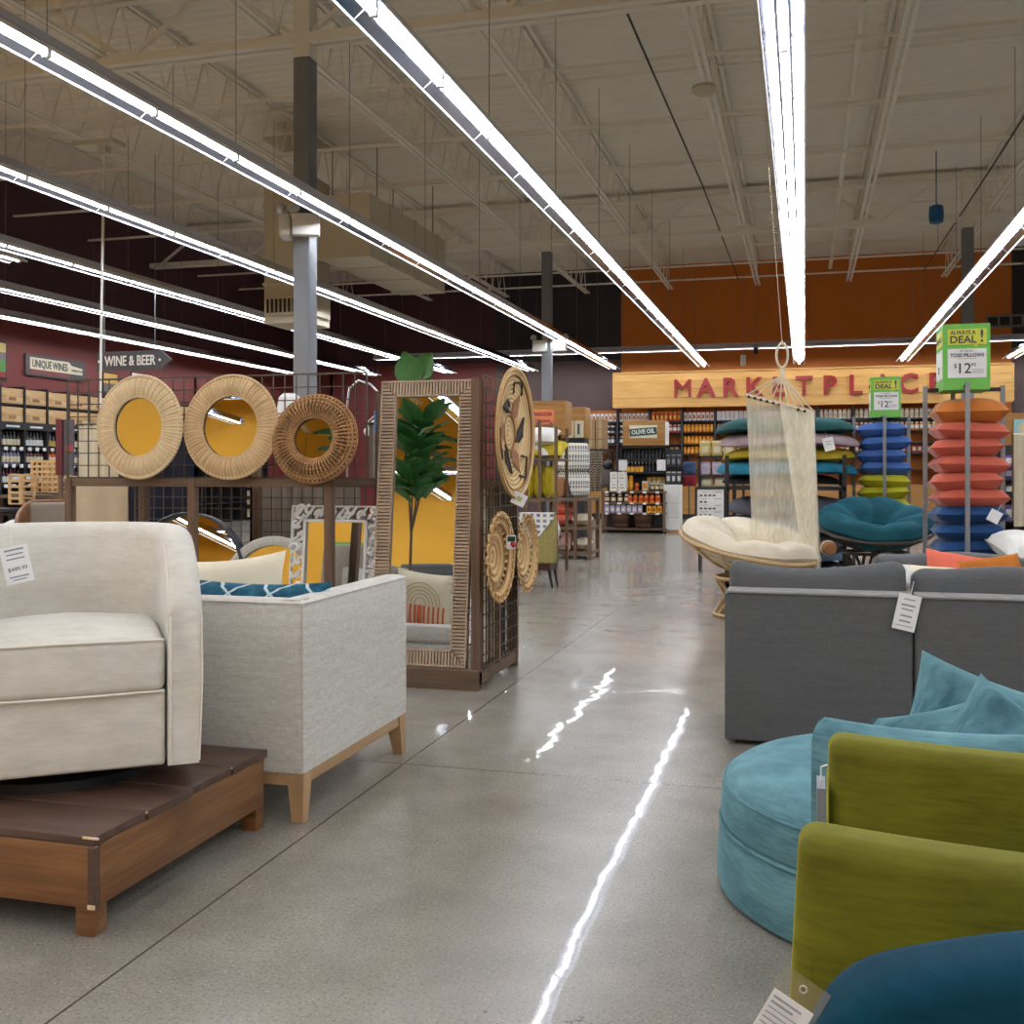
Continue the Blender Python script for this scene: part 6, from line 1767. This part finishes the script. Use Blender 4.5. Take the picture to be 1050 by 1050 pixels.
# ---- cushion rack behind the hammock
RYc = 10.8
rx0, rx1 = oY(745.5, 480, RYc).x, oY(866, 480, RYc).x; rz = oY(800, 499, RYc).z
t = thing('cushion_rack', 'black metal rack stacked with big round cushions', 'rack', (rx0, RYc, 0)); w = rx1 - rx0
for x in (0, w):
    for y in (0, 1.15): b = MB(); b.b2(x - .02, x + .02, y - .02, y + .02, 0, oY(745, 467, RYc).z); b.build('post', M['black'], t, 0)
for z in (rz, .14):
    b = MB(); b.b2(-.02, w + .02, -.02, 1.17, z - .035, z - .003); b.build('shelf', M['black'], t, 0)
names_ = [('black', 'blackcush', .062), ('blue', 'bluecush', .106), ('mustard', 'mustcush', .098), ('lilac grey', 'lilaccush', .102), ('dark green', 'greencush', .108)]
z = rz + .036
for i, (nm, mk, h) in enumerate(names_):
    bowl_cushion('round_cushion', f'{nm} round tufted cushion, {["lowest","second","third","fourth","topmost"][i]} on the upper rack tier', [.60, .70, .66, .70, .69][i], .0, h*1.0, M[mk], 8, (rx0 + w/2 + [-.05, .0, .02, .02, -.02][i], RYc + .56, z + h*.28 + .012), (0, 0, i*.7), 'round cushions on the rack', seed=20 + i, flat=True); z += h*1.28 + .012
z = .21
for i, (nm, mk, h) in enumerate([('slate grey', 'greycush', .11), ('sky blue', 'skycush', .11), ('slate grey', 'greycush', .11), ('sky blue', 'skycush', .12), ('slate grey', 'greycush', .13)]):
    bowl_cushion('round_cushion', f'{nm} round cushion, {["lowest","second","third","fourth","topmost"][i]} on the bottom rack tier', .64, .0, h, M[mk], 8, (rx0 + w/2 + .01*i, RYc + .56, z + h*.28 + .012), (0, 0, i*.9), 'round cushions on the rack', seed=30 + i, flat=True); z += h*1.28 + .012
p = oY(848, 452, RYc - .12); price_tag((p.x, RYc - .14, p.z + .03), 'white tags tied on the lilac round cushion', .10, .13, 0, -14, 0, [(.3, .5, .05), (.5, .5, .05)], sleeve=False)
# framed chart sign
a = oY(712.5, 540, 10.55); c = oY(744.5, 499.5, 10.55)
t = thing('chart_sign', 'black framed white chart sign fixed to the left of the cushion rack', 'sign', (a.x, 10.55, 0)); w = c.x - a.x; h = c.z - a.z
b = MB()
for x in (0, w - .022): b.b2(x, x + .022, 0, .03, a.z, c.z)
for z in (a.z, c.z - .022): b.b2(.022, w - .022, 0, .03, z, z + .022)
b.build('frame', M['black'], t, 0)
b = MB(); b.b2(.02, w - .02, .008, .02, a.z + .02, c.z - .02); b.build('white_panel', M['paper'], t, 0)
b = MB(); rr = random.Random(3)
for r in range(5):
    zz = a.z + h*(.84 - .165*r)
    for k in range([4, 2, 4, 3, 3][r]):
        b.box((w*(.2 + .14*k), .006, zz - .02), (.026, .003, .016))
b.build('icon', M['ink'], t, 0)
b = MB()
for r in range(5):
    zz = a.z + h*(.84 - .165*r); b.box((w*.74, .006, zz + .012), (w*.22, .003, .006)); b.box((w*.3, .006, zz + .012), (w*.2, .003, .004))
b.build('text_line', M['faint'], t, 0)
for z in (a.z + .06, c.z - .06): b = MB(); b.b2(w - .02, rx0 - a.x + .01, .03, .05, z - .01, z + .01); b.b2(rx0 - a.x - .015, rx0 - a.x + .015, .03, .235, z - .01, z + .01); b.build('bracket', M['black'], t, 0)
# bags shelf left of the rack (seen over the chart sign)
SYb = 13.5
a = oY(716, 468, SYb); c = oY(742, 468, SYb)
t = thing('bag_shelf', 'small black shelf with snack bags above the chart sign', 'shelf', (a.x, SYb, 0)); w = c.x - a.x + .25; zq = [a.z, oY(730, 487, SYb).z, oY(730, 499, SYb).z]
for z in zq: b = MB(); b.b2(0, w, 0, .3, z - .025, z - .003); b.build('shelf', M['black'], t, 0)
for x in (.01, w - .01): b = MB(); b.b2(x - .01, x + .01, 0, .3, 0, zq[0] - .003); b.build('side_panel', M['black'], t, 0)
row('snack_bag', 'bag', 3, a.x + .08, .15, SYb + .08, zq[0], .15, .2, (196, 178, 110), CR, '# tan bag from the left, topmost shelf above the chart sign', 'bag', 'tan bags above the chart sign')
row('snack_bag', 'bag', 3, a.x + .08, .15, SYb + .08, zq[1], .14, .17, (206, 196, 206), LI, '# pale pink bag from the left, second shelf above the chart sign', 'bag', 'pale pink bags above the chart sign')
row('snack_bag', 'bag', 2, a.x + .1, .17, SYb + .08, zq[2], .15, .11, (208, 210, 184), CR, '# pale green bag from the left, just above the chart sign', 'bag', 'pale green bags above the chart sign')

# ---- pillow towers with deal signs
M['lime'] = mat('deal_green', (112, 190, 84), .5, var=.03)
M['dealyellow'] = mat('deal_yellow', (214, 218, 74), .5, var=.03)
M['coralv'] = mat('coral_velvet_pillow', (206, 100, 80), .8, var=.2, vs=5, sheen=.3)
M['amberv'] = mat('amber_velvet_pillow', (200, 116, 40), .8, var=.2, vs=5, sheen=.3)
M['navyv'] = mat('royal_blue_pillow', (14, 68, 124), .8, var=.25, vs=5, sheen=.3)
M['bluev'] = mat('denim_blue_pillow', (66, 106, 178), .85, var=.2, vs=5)
M['limev'] = mat('chartreuse_pillow', (192, 188, 40), .85, var=.2, vs=5)
def deal_sign(label, x0, x1, y0, z0, z1, dep):
    t = thing('deal_sign', label, 'sign', (x0, y0, z0)); w = x1 - x0; h = z1 - z0
    b = MB(); b.b2(0, w, 0, dep, 0, h); b.build('green_box', M['lime'], t, 0)
    b = MB(); b.b2(w*.10, w*.92, -.004, 0, h*.68, h*.92); b.prism([(w*.62, h*.69), (w*.78, h*.69), (w*.70, h*.64)], 0, .004, RD(90, 'X')); yp = b.build('yellow_panel', M['dealyellow'], t, 0)
    b = MB(); b.b2(w*.10, w*.92, -.004, 0, h*.18, h*.62); wp = b.build('white_panel', M['paper'], t, 0)
    text('ALWAYS A', h*.085, M['ink'], yp, (w*.42, -.006, h*.865), depth=.002, fit=w*.54, bold=.0008)
    text('DEAL', h*.15, M['ink'], yp, (w*.43, -.006, h*.755), depth=.002, fit=w*.56, bold=.0015)
    text('!', h*.26, M['ink'], yp, (w*.82, -.006, h*.80), depth=.002, bold=.002)
    text('20" VELVET', h*.038, M['ink'], wp, (w*.5, -.006, h*.585), depth=.002)
    text('TOSS PILLOWS', h*.072, M['ink'], wp, (w*.51, -.006, h*.52), depth=.002, fit=w*.72, bold=.0008)
    text('12', h*.22, M['ink'], wp, (w*.44, -.006, h*.315), depth=.002, bold=.0008)
    text('$', h*.09, M['ink'], wp, (w*.26, -.006, h*.36), depth=.002); text('99', h*.075, M['ink'], wp, (w*.645, -.006, h*.37), depth=.002)
    b = MB()
    for z in (.30, .275, .25): b.b2(w*.62, w*.86, -.006, -.004, h*z, h*(z + .008))
    b.b2(w*.3, w*.7, -.006, -.004, h*.465, h*.472); b.build('small_print', M['faint'], wp, 0)
    b = MB(); b.b2(-.004, 0, dep*.08, dep*.9, h*.68, h*.92); syp = b.build('side_yellow_panel', M['dealyellow'], t, 0)
    b = MB(); b.b2(-.004, 0, dep*.08, dep*.9, h*.18, h*.62); swp = b.build('side_white_panel', M['paper'], t, 0)
    text('12', h*.16, M['ink'], swp, (-.006, dep*.5, h*.32), (PI/2, 0, -PI/2), .002); text('DEAL!', h*.11, M['ink'], syp, (-.006, dep*.5, h*.78), (PI/2, 0, -PI/2), .002, fit=dep*.7)
    return t
def tower(label, cx, cy, wd, posts_px, ztop, zbase, group):
    t = thing('pillow_tower', label, 'rack', (cx, cy, 0)); h = wd/2 + .03
    for (x, y) in ((-.02 + posts_px, -h), (-h, .06), (h - .02, .08), (-.06, h)):
        b = MB(); b.b2(x - .016, x + .016, y - .016, y + .016, 0, ztop); b.build('post', M['steel'], t, 0)
    b = MB(); b.b2(-h, h, -h, h, zbase - .03, zbase); b.build('base_shelf', M['black'], t, 0)
    b = MB(); b.bar((-.02 + posts_px, -h, ztop - .03), (-.06, h, ztop - .03), .03); b.bar((-h, .06, ztop - .03), (h - .02, .08, ztop - .03), .03); b.build('top_brace', M['black'], t, 0)
    return t
def stack(items, cx, cy, z, wd, where, group):
    for i, (nm, mk, h, dx, rz_) in enumerate(items):
        lab = f'{nm} toss pillow, {ORD[len(items)-1-i]} from the top of the {where}'
        o = pillow_thing('toss_pillow', lab, (cx + dx, cy, z + h*.5), wd*.98, wd*.98, h*1.2, M[mk], (math.radians(random.uniform(-2, 2)), math.radians(random.uniform(-3, 3)), math.radians(rz_)), group, seed=100 + i*7 + int(cx*10), n=12, ear=.05, wr=.025); z += h
cT = Vector((1.20, 8.75, 0)); zb = oY(990, 572, 8.47).z
tower('grey post tower holding the coral, amber and royal blue pillows', cT.x, cT.y, .52, oY(992, 500, cT.y - .29).x - cT.x + .02, oY(992, 392, cT.y - .29).z, zb - .13, '')
it = [('royal blue', 'navyv', .13, 0, 0), ('royal blue', 'navyv', .125, .01, 2), ('royal blue', 'navyv', .125, .01, -2), ('royal blue', 'navyv', .125, -.0, 3)] + [('coral', 'coralv', .128, .012*((-1)**k), 3*(-1)**k) for k in range(5)] + [('amber', 'amberv', .165, .01, 0)]
stack(it, cT.x, cT.y, zb - .13, .53, 'near tower', 'pillows in the near tower')
a = oY(967, 400, cT.y - .22); c = oY(1015.5, 331, cT.y - .22)
deal_sign('large green ALWAYS A DEAL price box on the near pillow tower', a.x, c.x, cT.y - .22, a.z, c.z, .42)
p = oY(1023, 531, cT.y - .32); price_tag((p.x, p.y, p.z + .05), 'kraft hang tag on the royal blue pillows', .085, .09, 0, 28, 0, (), sleeve=False)
bT = Vector((oY(905, 470, 11.5).x, 11.5, 0)); zb2 = oY(905, 487, 11.25).z
tower('grey post tower holding the denim blue and chartreuse pillows', bT.x, bT.y, .50, oY(907, 500, bT.y - .28).x - bT.x + .02, oY(907, 425, bT.y - .28).z, zb2 - .49, '')
it = [('chartreuse', 'limev', .12, 0, 2), ('chartreuse', 'limev', .12, .01, -2), ('chartreuse', 'limev', .115, .0, 1), ('chartreuse', 'limev', .125, .01, 0)] + [('denim blue', 'bluev', .13, .012*((-1)**k), 3*(-1)**k) for k in range(4)]
stack(it, bT.x, bT.y, zb2 - .48, .51, 'far tower', 'pillows in the far tower')
a = oY(893, 428, bT.y - .15); c = oY(924, 386, bT.y - .15)
deal_sign('smaller green ALWAYS A DEAL price box on the far pillow tower', a.x, c.x, bT.y - .15, a.z, c.z, .3)
# objects under and around the teal papasan
p = oY(853, 562, 9.95); t = thing('rolled_throw', 'rolled rust brown throw beneath the teal papasan', 'throw', (p.x - .03, 9.95, p.z), .15)
b = MB(); b.lathe([(.001, 0), (.05, 0), (.062, .03), (.062, .24), (.05, .27), (.001, .27)], 16, M=RD(90, 'X') @ T(0, 0, -.15)); b.build('roll', M['brownweave'], t, 60)
b = MB(); b.tube([(.064*math.cos(2*PI*k/20), 0, .064*math.sin(2*PI*k/20)) for k in range(20)], .008, 5, closed=True); b.build('tie', M['ivory'], t)
p = oY(850, 583, 9.6); t = thing('basket', 'pale basket of white throws standing under the net hammock edge', 'basket', (p.x + .05, 9.75, 0)); b = MB(); b.lathe([(.001, 0), (.13, 0), (.17, .2), (.16, .34), (.14, .34), (.12, .05)], 18); b.build('woven_body', M['bask2'], t, 50)
b = MB(); b.lathe([(.001, .42), (.08, .4), (.13, .34), (.12, .3)], 14); b.build('throw', M['white'], t, 60)

# ---- far right: headers, product shelf, throw rack
t, w, h = header('header_box', 'wooden header box with a pale blue picture panel at the right edge', 1030, 1068, 423, 456, 11.0, .4)
a = oY(1039.5, 446, 11.0) - Vector(t.location); c = oY(1062, 430, 11.0) - Vector(t.location)
b = MB(); b.rbox(((a.x + c.x)/2, -.015, (a.z + c.z)/2), (c.x - a.x, .02, c.z - a.z), .012, 2); b.build('blue_panel', mat('pale_blue_panel', (150, 202, 214), .6, var=.04), t, 30)
b = MB(); b.lathe([(.001, 0), (.05, 0), (.05, .006)], 20, M=T((a.x + c.x)/2 - .02, -.026, (a.z + c.z)/2 - .01) @ RD(90, 'X')); b.build('bowl_emblem', M['labelcream'], t, 0)
PYs = 10.6
x0 = oY(1029, 500, PYs).x
t = thing('product_shelf', 'dark shelf of purple and white packs behind the near pillow tower', 'shelf', (x0, PYs, 0)); zr_ = [oY(1035, v, PYs).z for v in (478, 491, 507, 534, 560)]
for z in zr_: b = MB(); b.b2(0, .7, 0, .35, z - .02, z - .002); b.build('shelf', M['black'], t, 0)
b = MB(); b.b2(0, .7, .35, .37, 0, oY(1035, 456, PYs).z); b.build('back_panel', M['black'], t, 0)
for x in (.01, .69): b = MB(); b.b2(x - .01, x + .01, 0, .35, 0, zr_[0]); b.build('side_panel', M['black'], t, 0)
cols = [((112, 84, 160), WH), ((92, 64, 140), LI), (BK, WH), ((120, 88, 170), WH), ((200, 150, 170), WH)]
nms = ['purple and white', 'violet', 'black', 'mauve', 'pink']
for i, z in enumerate(zr_): row('boxed_pack', 'box', 5, x0 + .07, .13, PYs + .08, z, .12, .10 if i < 3 else .14, cols[i][0], cols[i][1], f'# {nms[i]} pack from the left on the dark product shelf', 'box', f'{nms[i]} packs on the product shelf')
TYr = 9.4
x0 = oY(1043, 480, TYr).x
t = thing('throw_rack', 'brown metal rack hung with white throws at the right edge', 'rack', (x0, TYr, 0)); zt_ = oY(1043, 450, TYr).z
for x in (0, .5):
    b = MB(); b.b2(x - .015, x + .015, 0, .03, 0, zt_); b.build('post', M['brownpost'], t, 0)
b = MB(); b.b2(-.02, .52, 0, .03, zt_, zt_ + .03); b.b2(-.02, .52, -.02, .05, .0, .03); b.build('rail', M['brownrail'], t, 0)
for i in range(2):
    o_ = MB(); xx = x0 + .07 + .22*i
    o_.surf(lambda u, v: ((u - .5)*.2, -.03 - .02*math.sin(u*12) , -v*.75), 16, 4); o_.surf(lambda u, v: ((u - .5)*.2, .06 + .02*math.sin(u*12), -v*.7), 16, 4); o_.surf(lambda u, v: ((u - .5)*.2, -.03 - .02*math.sin(u*12) + v*(.09 + .04*math.sin(u*12)), .012*math.sin(PI*v)), 16, 4)
    ob = o_.build('throw_blanket', M['ivory'], None, 60, (xx, TYr, zt_ + .035)); tag(ob, ['white throw hanging at the left of the brown rack at the right edge', 'white throw hanging at the right of the brown rack at the right edge'][i], 'throw', 'white throws on the right rack')
p = oY(1040, 545, 8.3); pillow_thing('floor_pillow', 'white floor pillow stacked right of the royal blue pillows', (p.x + .12, 8.3, p.z - .12), .5, .5, .2, M['white'], (math.radians(12), 0, .2), seed=91)
t = thing('floor_bench', 'grey bench carrying the white floor pillow', 'bench', (p.x + .12, 8.3, 0)); b = MB(); b.rbox((0, 0, (p.z - .2)/2 + .03), (.55, .55, p.z - .26), .03, 2); b.build('seat', M['greyfab'], t)
for x in (-.2, .2):
    for y in (-.2, .2): b = MB(); b.b2(x - .02, x + .02, y - .02, y + .02, 0, .06); b.build('foot', M['black'], t, 0)

# price sign that the carved mirror shows, standing beside the platform
t = deal_sign('green price box on a stand seen only in the carved mirror', -4.68, -4.34, 2.0, .88, 1.22, .05)
t.rotation_euler = (0, 0, PI); t.location = (-4.30, 2.15, .88)
b = MB(); b.b2(.15, .19, .01, .04, -.86, 0); b.b2(.05, .29, -.08, .13, -.88, -.86); b.build('stand_post', M['steel'], t, 0)
# ---------------------------------------------------------------- camera, world, view
cam = bpy.data.cameras.new('camera'); co = bpy.data.objects.new('camera', cam); COL.objects.link(co)
co.location = (0, 0, CAMH); co.rotation_euler = (PI/2, 0, PSI)
cam.sensor_width = 36; cam.sensor_fit = 'HORIZONTAL'; cam.lens = 36 * F / 1050; cam.shift_y = -40 / 1050
cam.clip_start = .05; cam.clip_end = 200
S.camera = co
w = bpy.data.worlds.new('world'); S.world = w; w.use_nodes = True
w.node_tree.nodes['Background'].inputs[0].default_value = (.8, .85, 1, 1)
w.node_tree.nodes['Background'].inputs[1].default_value = .02
S.view_settings.view_transform = 'Standard'; S.view_settings.look = 'None'
S.view_settings.gamma = 1; S.view_settings.use_curve_mapping = False
S.view_settings.exposure = -0.55
try:
    S.cycles.use_denoising = True
    S.cycles.max_bounces = 8; S.cycles.diffuse_bounces = 5; S.cycles.glossy_bounces = 5; S.cycles.transparent_max_bounces = 16
    S.cycles.sample_clamp_indirect = 6; S.cycles.caustics_reflective = False
except Exception: pass
